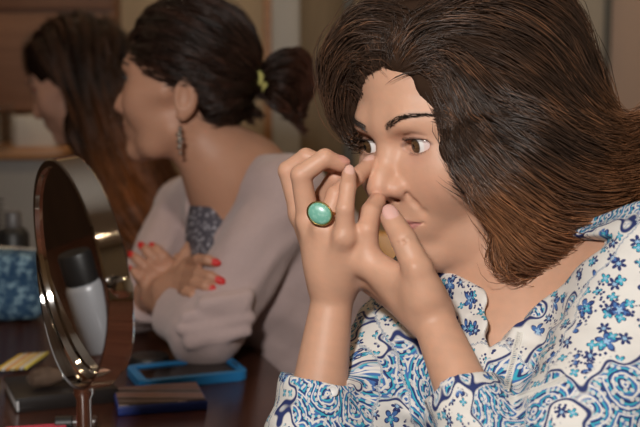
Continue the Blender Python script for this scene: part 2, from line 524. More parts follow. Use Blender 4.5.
# ------------------------------------------------------------------ hair: a shaped mass covered with combed locks
def hair_mesh(S, guides, n_clump, per, length, radius, base, tip, seed, h=.003, lift=.003, spread=.005, steps=13, zmin=None, tipmask=None, wave=.0015, lo=None, hi=None, reject=None, tight=.72, extra=None):
    """S: mass of hair; guides: list of 3-D polylines giving the combing direction. Returns verts, faces, colours"""
    r = np.random.default_rng(seed)
    S.grid(h, pad=.03, band=.022, lo=lo, hi=hi)
    hv, hf = S.mesh()
    gp = []; gd = []
    for g in guides:
        g = np.asarray(g, float)
        for i in range(len(g) - 1):
            n = max(2, int(np.linalg.norm(g[i + 1] - g[i]) / .012))
            d = unit(g[i + 1] - g[i])
            for t in range(n):
                gp.append(g[i] + (g[i + 1] - g[i]) * (t + .5) / n); gd.append(d)
    gp = np.array(gp); gd = np.array(gd)
    def field(p):
        out = np.zeros_like(p)
        for s in range(0, len(p), 4000):
            d2 = ((p[s:s + 4000, None, :] - gp[None]) ** 2).sum(-1)
            w = 1.0 / (d2 + .010 ** 2) ** 2
            out[s:s + 4000] = w @ gd
        return out / np.maximum(np.linalg.norm(out, axis=1, keepdims=True), 1e-9)
    a = hv[hf]; ar = np.linalg.norm(np.cross(a[:, 2] - a[:, 0], a[:, 3] - a[:, 1]), axis=1)
    fi = r.choice(len(hf), n_clump, p=ar / ar.sum())
    p = a[fi].mean(1)
    ln = length * r.uniform(.6, 1.25, n_clump)
    off = r.normal(0, 1, n_clump) * lift * .6 + lift * .3
    path = [p]; st = ln / (steps - 1)
    dprev = None
    for k in range(steps - 1):
        g = S.grad(p); d = field(p)
        d = d - g * (d * g).sum(1, keepdims=True)
        d /= np.maximum(np.linalg.norm(d, axis=1, keepdims=True), 1e-6)
        if dprev is not None:
            d = d * .65 + dprev * .35; d /= np.maximum(np.linalg.norm(d, axis=1, keepdims=True), 1e-6)
        dprev = d
        p = p + d * st[:, None]
        f = S.samp(p); want = off + lift * 1.2 * (k / steps) ** 2 * r.uniform(.2, 1.2, n_clump)
        mv = np.clip(f - want, -.004, .004)
        p = p - S.grad(p) * (mv * .8)[:, None]
        path.append(p)
    path = np.stack(path, 1)                                   # clump, step, 3
    if reject is not None:
        ok = ~reject(path.reshape(-1, 3)).reshape(path.shape[:2]).any(1)
        path = path[ok]; n_clump = len(path)
    if extra is not None:
        path = np.concatenate([path, extra]); n_clump = len(path)
    # children
    N = n_clump * per
    C = np.repeat(path, per, 0)
    t = np.linspace(0, 1, steps)[None, :, None]
    o = r.normal(0, 1, (N, 1, 3)) * spread
    tight = 1.0 - tight * t ** .8
    ph = r.uniform(0, 6.28, (N, 1, 3)); fq = r.uniform(4, 9, (N, 1, 1))
    if extra is not None: o[-len(extra) * per:] *= .32
    C = C + o * tight + wave * np.sin(fq * t + ph) * (.3 + t)
    sl = r.integers(0, 3, N)                                     # some hairs start later or stop earlier
    tang = np.gradient(C, axis=1); tang /= np.maximum(np.linalg.norm(tang, axis=2, keepdims=True), 1e-9)
    up = V(.3, .2, .93); x = np.cross(tang, up); x /= np.maximum(np.linalg.norm(x, axis=2, keepdims=True), 1e-9); y = np.cross(x, tang)
    prof = (np.minimum(1, t * 5 + .2) * np.minimum(1, (1 - t) * 3.0 + .06))
    rad = radius * r.uniform(.6, 1.3, (N, 1, 1)) * prof
    ring = [C + rad * (math.cos(q) * x + math.sin(q) * y) for q in (0.5, 2.594, 4.689)]
    sv = np.stack(ring, 2)                                     # N, steps, 3, 3
    idx = np.arange(N * steps * 3).reshape(N, steps, 3)
    fs = []
    for j in range(3):
        k2 = (j + 1) % 3
        fs.append(np.stack([idx[:, :-1, j], idx[:, :-1, k2], idx[:, 1:, k2], idx[:, 1:, j]], -1).reshape(-1, 4))
    fs = np.concatenate(fs)
    hue = np.repeat(r.normal(0, 1, (n_clump, 1)), per, 0) * .20 + r.normal(0, 1, (N, 1)) * .18
    base, tip = np.array(base), np.array(tip)
    pc = C.reshape(-1, 3)
    m = (tipmask(pc) if tipmask is not None else np.zeros(len(pc))).reshape(N, steps)
    m = np.clip(m + .25 * t[..., 0] + .35 * hue, 0, 1)[..., None]
    cc = (base * (1 - m) + tip * m) * np.exp(hue)[..., None]
    cc = np.repeat(cc[:, :, None, :], 3, 2).reshape(-1, 3)
    if tipmask is not None:
        mh = np.clip(tipmask(hv), 0, 1)[:, None]; hc = (base * (1 - mh) + tip * mh) * .75
    else: hc = np.tile(base * .6, (len(hv), 1))
    vert = np.concatenate([hv, sv.reshape(-1, 3)]); face = np.concatenate([hf, fs + len(hv)])
    al = np.concatenate([np.zeros(len(hc)), np.ones(len(cc))])[:, None]
    return vert, face, np.concatenate([np.concatenate([hc, cc]), al], 1)
def surf_point(S, o, d, far=.2):
    """first hit of a ray with a gridded shape"""
    p = np.array(o, float); d = unit(d); s = 0
    while s < far:
        f = float(S.samp(p[None])[0])
        if f < .0004: return p
        p = p + d * max(.0005, min(f, .004) * .8); s += max(.0005, min(f, .004) * .8)
    return None
def hairs(strokes, name, mt, parent, col, n=3):
    """short hairs (lashes, brows): list of (points, radius)"""
    mb = MB()
    for pts, r in strokes:
        mb.tube(pts, [r * (1 - .75 * i / (len(pts) - 1)) for i in range(len(pts))], n=3)
    return mb.build(name, mt, parent)
def brow_and_lashes(S, H, parent, mt, sides=(-1, 1), seed=1, dens=190, fat=.00032):
    r = random.Random(seed)
    for s in sides:
        st = []
        for i in range(dens):
            t = r.random() ** .9; w = (1 - .7 * t) * 5.0
            x = 12 + 36 * t; z = brow_z(t) + r.uniform(-w, w) * .62
            p = surf_point(S, H(s * x, 55, z), H.R @ V(0, -1, 0))
            if p is None: continue
            dx, dz = (.9, .75 - 1.3 * t) if r.random() < .75 else (.9, -.1)
            L = r.uniform(3.2, 6.0) * (1 - .3 * t); pts = [p]
            for k in range(1, 4):
                q = surf_point(S, H(s * (x + dx * L * k / 3), 55, z + dz * L * k / 3), H.R @ V(0, -1, 0))
                if q is None: break
                pts.append(q + H.R @ V(0, .0005 + .0004 * k, 0))
            if len(pts) > 2: st.append((pts, fat))
        hairs(st, 'eyebrow', mt, parent, None)
        st = []
        for i in range(34):
            t = (i + .5) / 34; x = -12.6 + 25.2 * t
            zz = .4 + 6.0 * math.sqrt(max(0, 1 - (x / 13.4) ** 2)); yy = math.sqrt(max(14.6 ** 2 - x * x - zz * zz, 4))
            for up in (1, -1):
                if up < 0 and i % 2: continue
                z0 = zz if up > 0 else .4 - (zz - .4)
                L = (6.0 if up > 0 else 3.0) * r.uniform(.8, 1.15)
                a = V(30.5 + x, yy - .5, z0); o = V(x * .035, 1, .18 * up)
                b = a + o * L * .55; c = a + o * L + V(0, 0, up * L * .38)
                st.append(([H(s * q[0], q[1], q[2]) for q in (a, b, c)], .00022))
        hairs(st, 'eyelashes', mt, parent, None)
# ------------------------------------------------------------------ the woman in front
M = {}
M['eye'] = vcol_mat('eye_surface', .05, .6)
M['skin'] = vcol_mat('skin', .50, .40, bump=.22, bscale=380)
M['skin'].node_tree.nodes['Principled BSDF'].inputs['Subsurface Weight'].default_value = .12
M['skin'].node_tree.nodes['Principled BSDF'].inputs['Subsurface Radius'].default_value = (.006, .0025, .0015)
M['skin'].node_tree.nodes['Principled BSDF'].inputs['Subsurface Scale'].default_value = 1.0

MAIN_YAW, MAIN_PITCH, MAIN_ROLL = 52, 12, 3
HM = Frame(V(0, 0, 0), MAIN_YAW, MAIN_PITCH, MAIN_ROLL, 1.05)
HM.o = P(414, 147, .948) - HM.R @ (V(30.5, 13.5, 0) * .00105)

# joints (photo sight lines with their depths)
J = dict(
 neck=P(542, 294, 1.015), shL=P(668, 282, .875), shR=P(446, 300, 1.085),
 elL=P(525, 540, .805), elR=P(308, 472, .95), wrL=P(431, 314, .915), wrR=P(334, 286, .965))
J['pelvis'] = V(.36, 1.06, .56)
NAILS = []
def main_body():
    S = Shape(); head_shape(S, HM, nz=7.5, nr=1.14, nose=1.03)
    n0 = HM(0, -94, -56)
    S.u(RC(n0, J['neck'], .040, .050), .006)
    for s in (-1, 1):
        S.groove([HM(0, -26, -117), HM(s * 26, -42, -106), HM(s * 48, -72, -90)], .010, .010)
    S.groove([P(500, 292, .95), P(512, 322, .945)], .002, .012)         # hollow beside the neck tendon
    S.u(RC(HM(40, -92, -80), P(497, 334, .955), .008, .006), .016)
    # trunk
    ch = P(535, 360, 1.0)
    S.u(RC(J['neck'], J['shL'], .052, .05), .03); S.u(RC(J['neck'], J['shR'], .052, .05), .03)
    S.u(RC(J['neck'], ch + V(.02, .02, -.05), .07, .12), .05)
    S.u(RC(ch + V(.02, .02, -.05), J['pelvis'], .12, .14), .05)
    for el, sh in (('elL', 'shL'), ('elR', 'shR')):
        S.u(RC(J[sh], J[el], .045, .034), .02)
    for el, wr, tw in (('elL', 'wrL', V(.5, -.8, .2)), ('elR', 'wrR', V(-.9, -.3, .1))):
        mid = J[el] + (J[wr] - J[el]) * .28
        S.u(RC(J[el], mid, .031, .0265), .01); S.u(RC(mid, J[wr], .0265, .0172), .01)
    # ---- her right hand (left in the photo)
    w = J['wrR']
    ix = [P(301, 214, .978), P(288, 171, .972), P(306, 157, .966), P(331, 165, .96)]
    md = [P(309, 222, .958), P(301, 175, .945), P(325, 158, .944), P(340, 164, .949)]
    rg = [P(325, 229, .943), P(336, 195, .945), P(356, 177, .956), P(370, 164, .970)]
    pk = [P(345, 237, .928), P(345, 209, .921), P(348, 187, .926), P(349, 174, .934)]
    th = [P(326, 262, .985), P(319, 222, .996), P(326, 195, .984), P(336, 178, .968)]
    for q, r in ((ix, .0105), (md, .0108), (rg, .0105), (pk, .0098)):
        S.u(RC(w + (q[0] - w) * .08, q[0], .015, r), .012)
    S.u(EL(P(330, 258, .952), V(.021, .016, .030)), .015)
    S.u(RC(w, P(350, 255, .945), .016, .012), .012)                     # little-finger edge of the palm
    finger(S, th, [.014, .011, .0098, .0088], k0=.012)
    finger(S, ix, [.0100, .0088, .0078, .0068])
    finger(S, md, [.0102, .0090, .0080, .0070])
    finger(S, rg, [.0098, .0085, .0076, .0066])
    finger(S, pk, [.0088, .0076, .0070, .0062])
    for q in (md, ix, rg, pk): S.u(EL(q[0] + (unit(q[0] - w) * .001), V(.0098, .0098, .0098)), .002)
    nc = (.66, .40, .33)
    finger_nail(S, NAILS, pk[2], pk[3], .0062, V(.05, -1, .5), nc)
    finger_nail(S, NAILS, md[2], md[3], .0070, V(.0, -.6, 1), (.55, .27, .21))
    finger_nail(S, NAILS, rg[2], rg[3], .0066, V(-.3, -.4, 1), nc)
    J['ring'] = rg
    do = unit(V(-.62, -.78, .05))
    for q, s_ in ((md, 1), (rg, 1), (pk, .9)):
        a = q[0] + do * .0078; b = w + (q[0] - w) * .30 + do * .0125
        S.u(RC(a, b, .0036 * s_, .0028), .0055)
    # ---- her left hand (right in the photo)
    w = J['wrL']
    ix = [P(368, 264, .935), P(367, 230, .930), P(371, 213, .937), P(378, 201, .950)]
    md = [P(370, 274, .955), P(366, 233, .950), P(369, 213, .954), P(376, 201, .958)]
    rg = [P(376, 284, .970), P(368, 243, .968), P(371, 222, .972), P(377, 210, .972)]
    pk = [P(386, 294, .980), P(371, 258, .984), P(369, 241, .988), P(372, 228, .986)]
    th = [P(424, 296, .905), P(418, 270, .899), P(404, 240, .905), P(391, 218, .918)]
    for q, r in ((ix, .0115), (md, .011), (rg, .0105), (pk, .0098)):
        S.u(RC(w + (q[0] - w) * .08, q[0], .0155, r), .012)
    S.u(RC(P(424, 292, .905), P(374, 262, .932), .012, .0095), .008)     # web between thumb and index
    finger(S, th, [.0165, .0128, .0108, .0090], k0=.012)
    finger(S, ix, [.0105, .0092, .0082, .0070]); finger(S, md, [.0105, .0092, .0082, .0070])
    finger(S, rg, [.0100, .0088, .0078, .0068]); finger(S, pk, [.0088, .0076, .0070, .0062])
    finger_nail(S, NAILS, th[2], th[3], .0090, V(.10, -1, .35), (.64, .37, .32))
    J['thumbL'] = th
    S.u(RC(th[1] + V(-.004, -.009, .004), w + (th[1] - w) * .2 + V(-.006, -.0125, .004), .0034, .0026), .006)
    for x0, y0, x1, y1 in ((397, 243, 411, 237), (398, 246, 412, 240)):
        S.groove([P(x0, y0, .8965), P((x0 + x1) / 2, (y0 + y1) / 2 + .6, .8945), P(x1, y1, .8965)], .0004, .0016)
    return S
bodyS = main_body().grid(.0016, lo=V(-.1, .7, .70), hi=V(.5, 1.4, 1.4))
bv, bf = bodyS.mesh()
bcol = np.tile(SK, (len(bv), 1))
nz = noise3(bv, .012, 3)[:, None]; nz2 = noise3(bv, .05, 4)[:, None]
bcol = bcol * (1 + .07 * nz + .07 * nz2) * (1 + V(.0, -.03, -.04) * nz)
q = HM.inv(bv); head_paint(bcol, q, nz=7.5, lip=(.40, .155, .13))
for jp, jw in JOINTS:
    jm = (.30 * jw * np.exp(-((bv - jp) ** 2).sum(1) / .0095 ** 2))[:, None]
    bcol = bcol * (1 - jm) + V(.55, .24, .165) * jm
nail_paint(bcol, bv, NAILS)
WOMAN = empty('person', V(J['pelvis'][0], J['pelvis'][1], 0.0), 'woman in the blue and white floral blouse, both hands raised to her face', 'person')
body = link('body', np_mesh('body', bv, bf, bcol), M['skin'], WOMAN)
for s in (-1, 1): eyeball(HM, s, (-10, 0), WOMAN)

def px(p):
    u = np.asarray(p) - CAM; d = u @ FWD
    return (round(320 + F_PX * (u[0]) / d, 1), round(213.5 - F_PX * (u @ UPV) / d, 1), round(d, 3))
# ---- ring with an oval stone
def make_ring():
    a, b = J['ring'][0], J['ring'][1]
    ax = unit(b - a); c = a + (b - a) * .47
    R = Rto(ax, CAM - c)
    band = MB(); n = 40
    pts = [c + R @ V(.0098 * math.cos(t), .0098 * math.sin(t), 0) for t in np.linspace(0, 2 * math.pi, n + 1)]
    band.tube(pts, .0012, 8)
    s0 = P(320, 213.5, .928)
    Rn = Rto(unit(CAM - s0) + V(-.22, 0, -.05), V(.85, 0, -.5))
    prof = [(.0001, -.003), (.55, -.003), (.9, -.0015), (1.0, .0), (1.04, .0012), (1.02, .0022), (.95, .0026), (.90, .0022), (.88, .0010)]
    m = 40; vs = []; fs = []
    for r, z in prof:
        for j in range(m):
            t = 2 * math.pi * j / m; vs.append(s0 + Rn @ V(r * .0115 * math.cos(t), r * .0097 * math.sin(t), z))
    for i in range(len(prof) - 1):
        for j in range(m): fs.append((i * m + j, i * m + (j + 1) % m, (i + 1) * m + (j + 1) % m, (i + 1) * m + j))
    band.add(vs, fs)
    band.tube([s0 - Rn[:, 2] * .002, c + unit(s0 - c) * .009], .0028, 8)
    ro = band.build('ring', M['gold'], WOMAN); ro['label'] = 'gold ring with an oval turquoise green stone'
    st = MB(); vs = []; fs = []
    for i in range(9):
        t = i / 8 * math.pi / 2; r, z = math.cos(t) * .90, math.sin(t) * .0034 + .0012
        for j in range(m):
            q = 2 * math.pi * j / m; vs.append(s0 + Rn @ V(max(r, .002) * .0115 * math.cos(q), max(r, .002) * .0097 * math.sin(q), z))
    for i in range(8):
        for j in range(m): fs.append((i * m + j, i * m + (j + 1) % m, (i + 1) * m + (j + 1) % m, (i + 1) * m + j))
    fs.append(tuple(8 * m + j for j in range(m)))
    st.add(vs, fs); so = st.build('stone', M['turquoise'], ro)
M['gold'] = mat('gold', (.72, .48, .20), .28, 1.0)
M['turquoise'] = mat('turquoise_stone', (.22, .52, .42), .3, spec=.6)
t = NT(M['turquoise']); t.color(t.mix(t.step(t.noise(t.coord(), 350, 4), .45, .7), (.15, .40, .31), (.26, .50, .41)))
make_ring()
# ------------------------------------------------------------------ her hair
M['hair'] = vcol_mat('brown_hair', .38, .55, hair=True)
M['brow'] = mat('brow_hair', (.022, .014, .010), .5)
def hairline():
    r = np.random.default_rng(17); out = []
    cx = np.array([(356, 104), (358, 90), (364, 76), (373, 68), (386, 64), (400, 63), (414, 66), (426, 76), (433, 92), (437, 112), (441, 132)], float)
    for i in range(420):
        t = r.uniform(0, len(cx) - 1.001); k = int(t); c = cx[k] + (cx[k + 1] - cx[k]) * (t - k)
        x, y = c + r.normal(0, 1.6, 2)
        root = surf_point(bodyS, P(x, y, .86), P(x, y, 1) - CAM, .25)
        if root is None: continue
        d = float((root - CAM) @ FWD); u = t / (len(cx) - 1)
        L = r.uniform(.6, 1.25)
        if u < .30: e1, e2 = (x - 9 * L, y - 15 * L), (x - 20 * L, y - 14 * L)
        elif u < .5: w = (u - .3) / .2; e1, e2 = (x + (-8 + 14 * w) * L, y - 19 * L), (x + (-18 + 38 * w) * L, y - 32 * L)
        else: w = (u - .5) / .5; e1, e2 = (x + (8 + 8 * w) * L, y - (18 - 24 * w) * L), (x + (22 + 6 * w) * L, y - (30 - 60 * w) * L)
        q0, q1, q2 = root, P(*e1, d - .006), P(*e2, d - .010)
        s = np.linspace(0, 1, 13)[:, None]
        out.append(q0 * (1 - s) ** 2 + 2 * q1 * s * (1 - s) + q2 * s ** 2)
    return np.array(out)
def main_hair():
    H = HM; S = Shape()
    e = lambda c, r, k=.02: S.u(EL(H(*c), V(*r) * .00105, H.R), k)
    e((0, -82, 48), (84, 100, 84), 0)
    S.d(EL(H(0, 50, -10), V(67, 70, 93) * .00105, H.R), .012)             # leaves the face free
    S.d(EL(H(0, 10, -60), V(48, 80, 60) * .00105, H.R), .01)
    for s in (-1, 1):
        e((s * 62, -90, -5), (34, 60, 62), .03)
    e((0, -140, -10), (70, 50, 70), .03)
    S.chain([P(447, 62, .955), P(458, 108, .948), P(474, 148, .942), P(506, 184, .938), P(535, 220, .945)], [.015, .0205, .0235, .027, .030], .012)
    S.u(RC(P(515, 175, .95), P(558, 170, .985), .055, .054), .03)
    S.u(RC(P(518, 228, .94), P(560, 215, .97), .028, .042), .02)
    S.u(RC(P(507, 253, .94), P(545, 243, .96), .011, .018), .02)
    S.u(RC(P(530, 233, .95), P(584, 214, .975), .024, .033), .015)
    S.chain([P(560, 185, .97), P(612, 175, .99), P(652, 128, 1.0)], [.05, .034, .012], .02)
    S.u(RC(P(500, 60, 1.01), P(540, 118, 1.02), .070, .050), .03)
    S.chain([P(405, 32, .962), P(375, 36, .975), P(353, 58, .990), P(346, 84, .998)], [.022, .022, .018, .0135], .012)
    S.chain([P(346, 84, .998), P(348, 108, 1.003), P(356, 132, 1.005)], [.0135, .009, .003], .006)
    cheek = []
    for dd in (.895, .925, .955, .985):
        for r_ in (RC(P(426, 192, dd), P(448, 216, dd), .029, .030), RC(P(448, 216, dd), P(470, 240, dd), .030, .026)):
            cheek.append(r_); S.d(r_, .005)
    S.disp = lambda p: .0018 * np.sin(p @ V(60, 210, 160) + 2 * noise3(p, .08, 5, 1)) ; S.disp_amp = .002
    G = [[P(388, 62, .953), P(396, 42, .95), P(425, 15, .955), P(480, 2, .98), P(535, 22, 1.01), P(578, 70, 1.02), P(596, 105, 1.02), P(630, 122, 1.01), P(660, 112, 1.0)],
         [P(405, 62, .945), P(430, 36, .935), P(480, 40, .925), P(540, 80, .94), P(590, 135, .96), P(645, 125, .98)],
         [P(430, 62, .94), P(445, 95, .93), P(460, 138, .92), P(495, 178, .915), P(540, 200, .92), P(600, 175, .95), P(645, 125, .98)],
         [P(438, 85, .935), P(442, 125, .93), P(458, 160, .92), P(500, 196, .915), P(530, 225, .92), P(570, 222, .945), P(625, 195, .97)],
         [P(450, 140, .925), P(478, 180, .92), P(506, 212, .92), P(513, 246, .925), P(540, 260, .935), P(575, 256, .95)],
         [P(480, 205, .915), P(510, 240, .92), P(545, 244, .93), P(590, 226, .95), P(640, 200, .97)],
         [P(500, 75, .915), P(540, 125, .92), P(575, 170, .94), P(620, 180, .97), P(650, 160, .98)],
         [P(445, 55, .925), P(485, 105, .905), P(525, 155, .905), P(580, 180, .93), P(640, 165, .97)],
         [P(430, 30, .94), P(470, 20, .96), P(520, 45, .96), P(575, 105, .98), P(625, 130, .99)],
         [P(405, 25, .945), P(368, 22, .96), P(340, 45, .975), P(326, 75, .985), P(332, 105, .995)],
         [P(392, 42, .945), P(368, 48, .955), P(351, 76, .97), P(347, 106, .985), P(356, 136, .995)],
         [P(388, 56, .948), P(374, 58, .955), P(360, 80, .968), P(356, 112, .98), P(360, 138, .99)],
         [P(410, 5, .97), P(375, 5, .985), P(345, 28, 1.0), P(326, 62, 1.01), P(328, 95, 1.01)],
         [H(0, -40, 132), H(0, -120, 125), H(0, -180, 60), H(0, -190, 0), H(0, -185, -50)],
         [H(-40, -40, 120), H(-80, -80, 80), H(-100, -90, 20), H(-100, -85, -40), H(-90, -75, -80)],
         [H(-50, -20, 110), H(-80, -30, 60), H(-85, -35, 0)]]
    def red(p):
        u = (p - CAM); d = u @ FWD
        px = 320 + F_PX * u[:, 0] / d; py = 213.5 - F_PX * (u @ UPV) / d
        z = p[:, 2]; top = HM(0, 0, 0)[2]
        a = np.clip((top - .005 - z) / .055, 0, 1) * np.clip((p[:, 0] - .10) / .04, 0, 1) * .8 + np.clip((p[:, 0] - .215) / .05, 0, 1) * np.clip((top + .07 - z) / .05, 0, 1) * .5
        return np.clip(a, 0, .95) - .10 + .25 * noise3(p, .035, 77, 2)
    def rej(p):
        q = HM.inv(p)
        ck = np.min([r_(p) for r_ in cheek], 0) < -.002
        return ck | (q[:, 1] > -2) & (np.abs(q[:, 0]) < 53) & (q[:, 2] < 60 - .009 * q[:, 0] ** 2) & (q[:, 2] > -100) & (q[:, 0] > -34)
    return hair_mesh(S, G, 2700, 14, .10, .00036, (.046, .026, .017), (.27, .115, .050), 5, h=.003, lift=.003, spread=.0055, wave=.0009, tight=.5, tipmask=red, lo=V(-.1, .7, .8), hi=V(.6, 1.4, 1.5), reject=rej, extra=hairline())
hvv, hff, hcc = main_hair()
link('hair', np_mesh('hair', hvv, hff, hcc), M['hair'], WOMAN)
brow_and_lashes(bodyS, HM, WOMAN, M['brow'], seed=3)

# ------------------------------------------------------------------ blouse
class CX:                      # convex solid out of planes
    def __init__(s, planes): s.pl = [(np.asarray(c, float), unit(n)) for c, n in planes]; s.lo = V(9, 9, 9); s.hi = V(-9, -9, -9)
    def __call__(s, p): return np.max([(p - c) @ n for c, n in s.pl], 0)
def main_blouse():
    S = Shape(); Jn = J['neck']; ch = P(535, 360, 1.0) + V(.02, .02, -.05)
    S.u(RC(Jn, J['shL'], .060, .060), 0); S.u(RC(Jn, J['shR'], .060, .060), .03)
    S.u(RC(Jn, ch, .078, .132), .05); S.u(RC(ch, J['pelvis'], .132, .150), .05)
    S.u(EL(P(520, 400, .93), V(.055, .055, .06)), .05)
    for el, sh in (('elL', 'shL'), ('elR', 'shR')):
        S.u(RC(J[sh], J[el], .060, .047), .03)
    Jc = {}
    for el, wr, t, r in (('elL', 'wrL', .635, .0275), ('elR', 'wrR', .50, .030)):
        d = J[wr] - J[el]; c = J[el] + d * t; Jc[el] = c; u_ = unit(d)
        S.u(CUT(RC(J[el], c + u_ * .03, .047, r - .001), [PL(c, u_)], [RC(c - u_ * .03, c + u_ * .02, r - .004, r - .004)]), .012)
    # neck opening
    S.d(RC(HM(0, -86, -58), Jn + V(0, 0, -.01), .056, .062), .004)
    a, b, c = P(487, 354, .93), P(603, 244, .93), P(484, 215, .93)
    v = unit(P(520, 310, 1) - CAM)
    pl = []
    cen = (a + b + c) / 3
    for p0, p1 in ((a, b), (b, c), (c, a)):
        n = np.cross(p1 - p0, v); n = n if n @ (cen - p0) < 0 else -n
        pl.append((p0, n))
    pl.append((Jn + V(.02, 0.0, 0), v)); 
    S.d(CX(pl), .003)
    pg = [P(436, 262, .97), P(490, 292, .97), P(525, 285, .97), P(525, 190, .97), P(436, 190, .97)]
    cen = sum(pg) / 5; pl2 = []
    for p0, p1 in zip(pg, pg[1:] + pg[:1]):
        n = np.cross(p1 - p0, v); n = n if n @ (cen - p0) < 0 else -n
        pl2.append((p0, n))
    pl2.append((Jn + V(.02, 0.03, 0), v)); S.d(CX(pl2), .003)
    def dis(p):
        return .0018 * noise3(p, .09, 21, 2) + .0013 * np.sin(p @ V(80, 60, 190) + 3 * noise3(p, .1, 22, 1))
    S.disp = dis; S.disp_amp = .004
    return S, Jc
blS, Jc = main_blouse()
blS.grid(.0022, lo=V(-.12, .68, .45), hi=V(.62, 1.45, 1.2))
v_, f_ = blS.mesh()
def blouse_uv(v):
    segs = [(J['neck'], J['pelvis'], 1.25), (J['shL'], J['elL'], 1.), (J['elL'], Jc['elL'], 1.), (J['shR'], J['elR'], 1.), (J['elR'], Jc['elR'], 1.)]
    best = np.full(len(v), 9.); uv = np.zeros((len(v), 2))
    for i, (a, b, w) in enumerate(segs):
        ax = b - a; L = np.linalg.norm(ax); ax = ax / L
        t = np.clip((v - a) @ ax, 0, L); d = np.linalg.norm(v - a - t[:, None] * ax, axis=1)
        ref = V(.9, .35, 0); e1 = unit(ref - ax * (ref @ ax)); e2 = np.cross(ax, e1)
        rad = (.14 if i == 0 else .05)
        dd = d / rad
        ang = np.arctan2((v - a) @ e2, (v - a) @ e1)
        u = np.stack([ang * rad + i * .7, ((v - a) @ ax) + i * .31], 1)
        if i == 0:
            sd = unit(J['shL'] - J['shR']); fw = V(-.93, -.37, 0)
            u = np.stack([v @ sd, v[:, 2] * .8 - .6 * (v @ fw)], 1)
        m = dd < best; best = np.where(m, dd, best); uv[m] = u[m]
    return uv
def floral_material():
    m = mat('floral_cotton', (.8, .78, .74), .75, spec=.25); t = NT(m)
    uvn = t.n('ShaderNodeUVMap'); uv = uvn.outputs[0]
    warp = t.n('ShaderNodeTexNoise'); t.put(warp.inputs['Vector'], uv); warp.inputs['Scale'].default_value = 22
    vm = t.n('ShaderNodeVectorMath', operation='MULTIPLY_ADD'); t.put(vm.inputs[0], warp.outputs['Color']); vm.inputs[1].default_value = (.014, .014, 0); t.put(vm.inputs[2], uv)
    w = vm.outputs[0]
    WHITE, NAVY, BLUE, TEAL, PALE = (.69, .66, .62), (.022, .035, .13), (.06, .15, .38), (.04, .36, .48), (.30, .48, .66)
    def flowers(scale, n, seedoff, r0, r1, cols):
        mp = t.n('ShaderNodeMapping'); t.put(mp.inputs[0], uv); mp.inputs['Location'].default_value = (seedoff, seedoff * .37, 0)
        vo = t.voro(mp.outputs[0], scale, rnd=.75)
        sc = t.n('ShaderNodeVectorMath', operation='SUBTRACT'); t.put(sc.inputs[0], mp.outputs[0]); t.put(sc.inputs[1], vo.outputs['Position'])
        sp = t.n('ShaderNodeSeparateXYZ'); t.put(sp.inputs[0], sc.outputs[0])
        dx = t.math('MULTIPLY', sp.outputs[0], scale); dy = t.math('MULTIPLY', sp.outputs[1], scale)
        r = vo.outputs['Distance']
        th = t.math('ARCTAN2', dy, dx)
        rnd = t.n('ShaderNodeSeparateColor'); t.put(rnd.inputs[0], vo.outputs['Color'])
        th = t.math('ADD', th, t.math('MULTIPLY', rnd.outputs[0], 6.28))
        pet = t.math('ABSOLUTE', t.math('COSINE', t.math('MULTIPLY', th, n / 2)))
        R = t.math('MULTIPLY_ADD', pet, r1, r0)
        q = t.math('DIVIDE', r, R)
        return q, r, rnd
    # dense paisley fields
    big = t.noise(uv, 15, 2, .5)
    A = t.step(big, .510, .535)
    vo = t.voro(w, 34, rnd=.9)
    ring = t.math('FRACT', t.math('MULTIPLY_ADD', vo.outputs['Distance'], 4.4, t.noise(uv, 60, 2)))
    c = t.mix(t.step(ring, .18, .24), NAVY, TEAL)
    c = t.mix(t.step(ring, .38, .44), c, BLUE)
    c = t.mix(t.step(ring, .62, .68), c, WHITE)
    c = t.mix(t.step(ring, .84, .9), c, BLUE)
    small = t.voro(w, 190, rnd=.8)
    c = t.mix(t.math('MULTIPLY', t.step(small.outputs['Distance'], .34, .26), .8), c, WHITE)
    edge = t.math('MULTIPLY', t.step(big, .490, .500), t.step(big, .520, .510))
    base = t.mix(edge, WHITE, NAVY)
    base = t.mix(A, base, c)
    # flowers on the white ground, some in blue and some in navy
    for scale, n, so, r0, r1, keep, cc, lo_, hi_ in ((36, 5, 0, .10, .20, .75, BLUE, .44, .46), (56, 6, 3.3, .10, .20, .6, NAVY, .45, .47), (72, 4, 7.7, .08, .22, .55, TEAL, .47, .49)):
        q, r, rnd = flowers(scale, n, so, r0, r1, None)
        k = t.math('MULTIPLY', t.math('LESS_THAN', rnd.outputs[1], keep), t.step(big, hi_, lo_))
        fc = t.mix(t.step(q, .30, .38), PALE, cc); fc = t.mix(t.step(q, .78, .86), fc, NAVY)
        base = t.mix(t.math('MULTIPLY', k, t.step(q, 1.05, .97)), base, fc)
    dots = t.voro(uv, 240, rnd=.9)
    dm = t.math('MULTIPLY', t.step(dots.outputs['Distance'], .30, .24), t.math('MULTIPLY', t.step(t.noise(uv, 42, 1), .56, .60), t.step(big, .48, .46)))
    base = t.mix(dm, base, NAVY)
    t.color(base)
    t.bump(t.noise(t.coord(), 160, 5, .6), .22, .002)
    return m
M['floral'] = floral_material()
link('blouse', np_mesh('blouse', v_, f_, None, uv=blouse_uv(v_)), M['floral'], WOMAN)

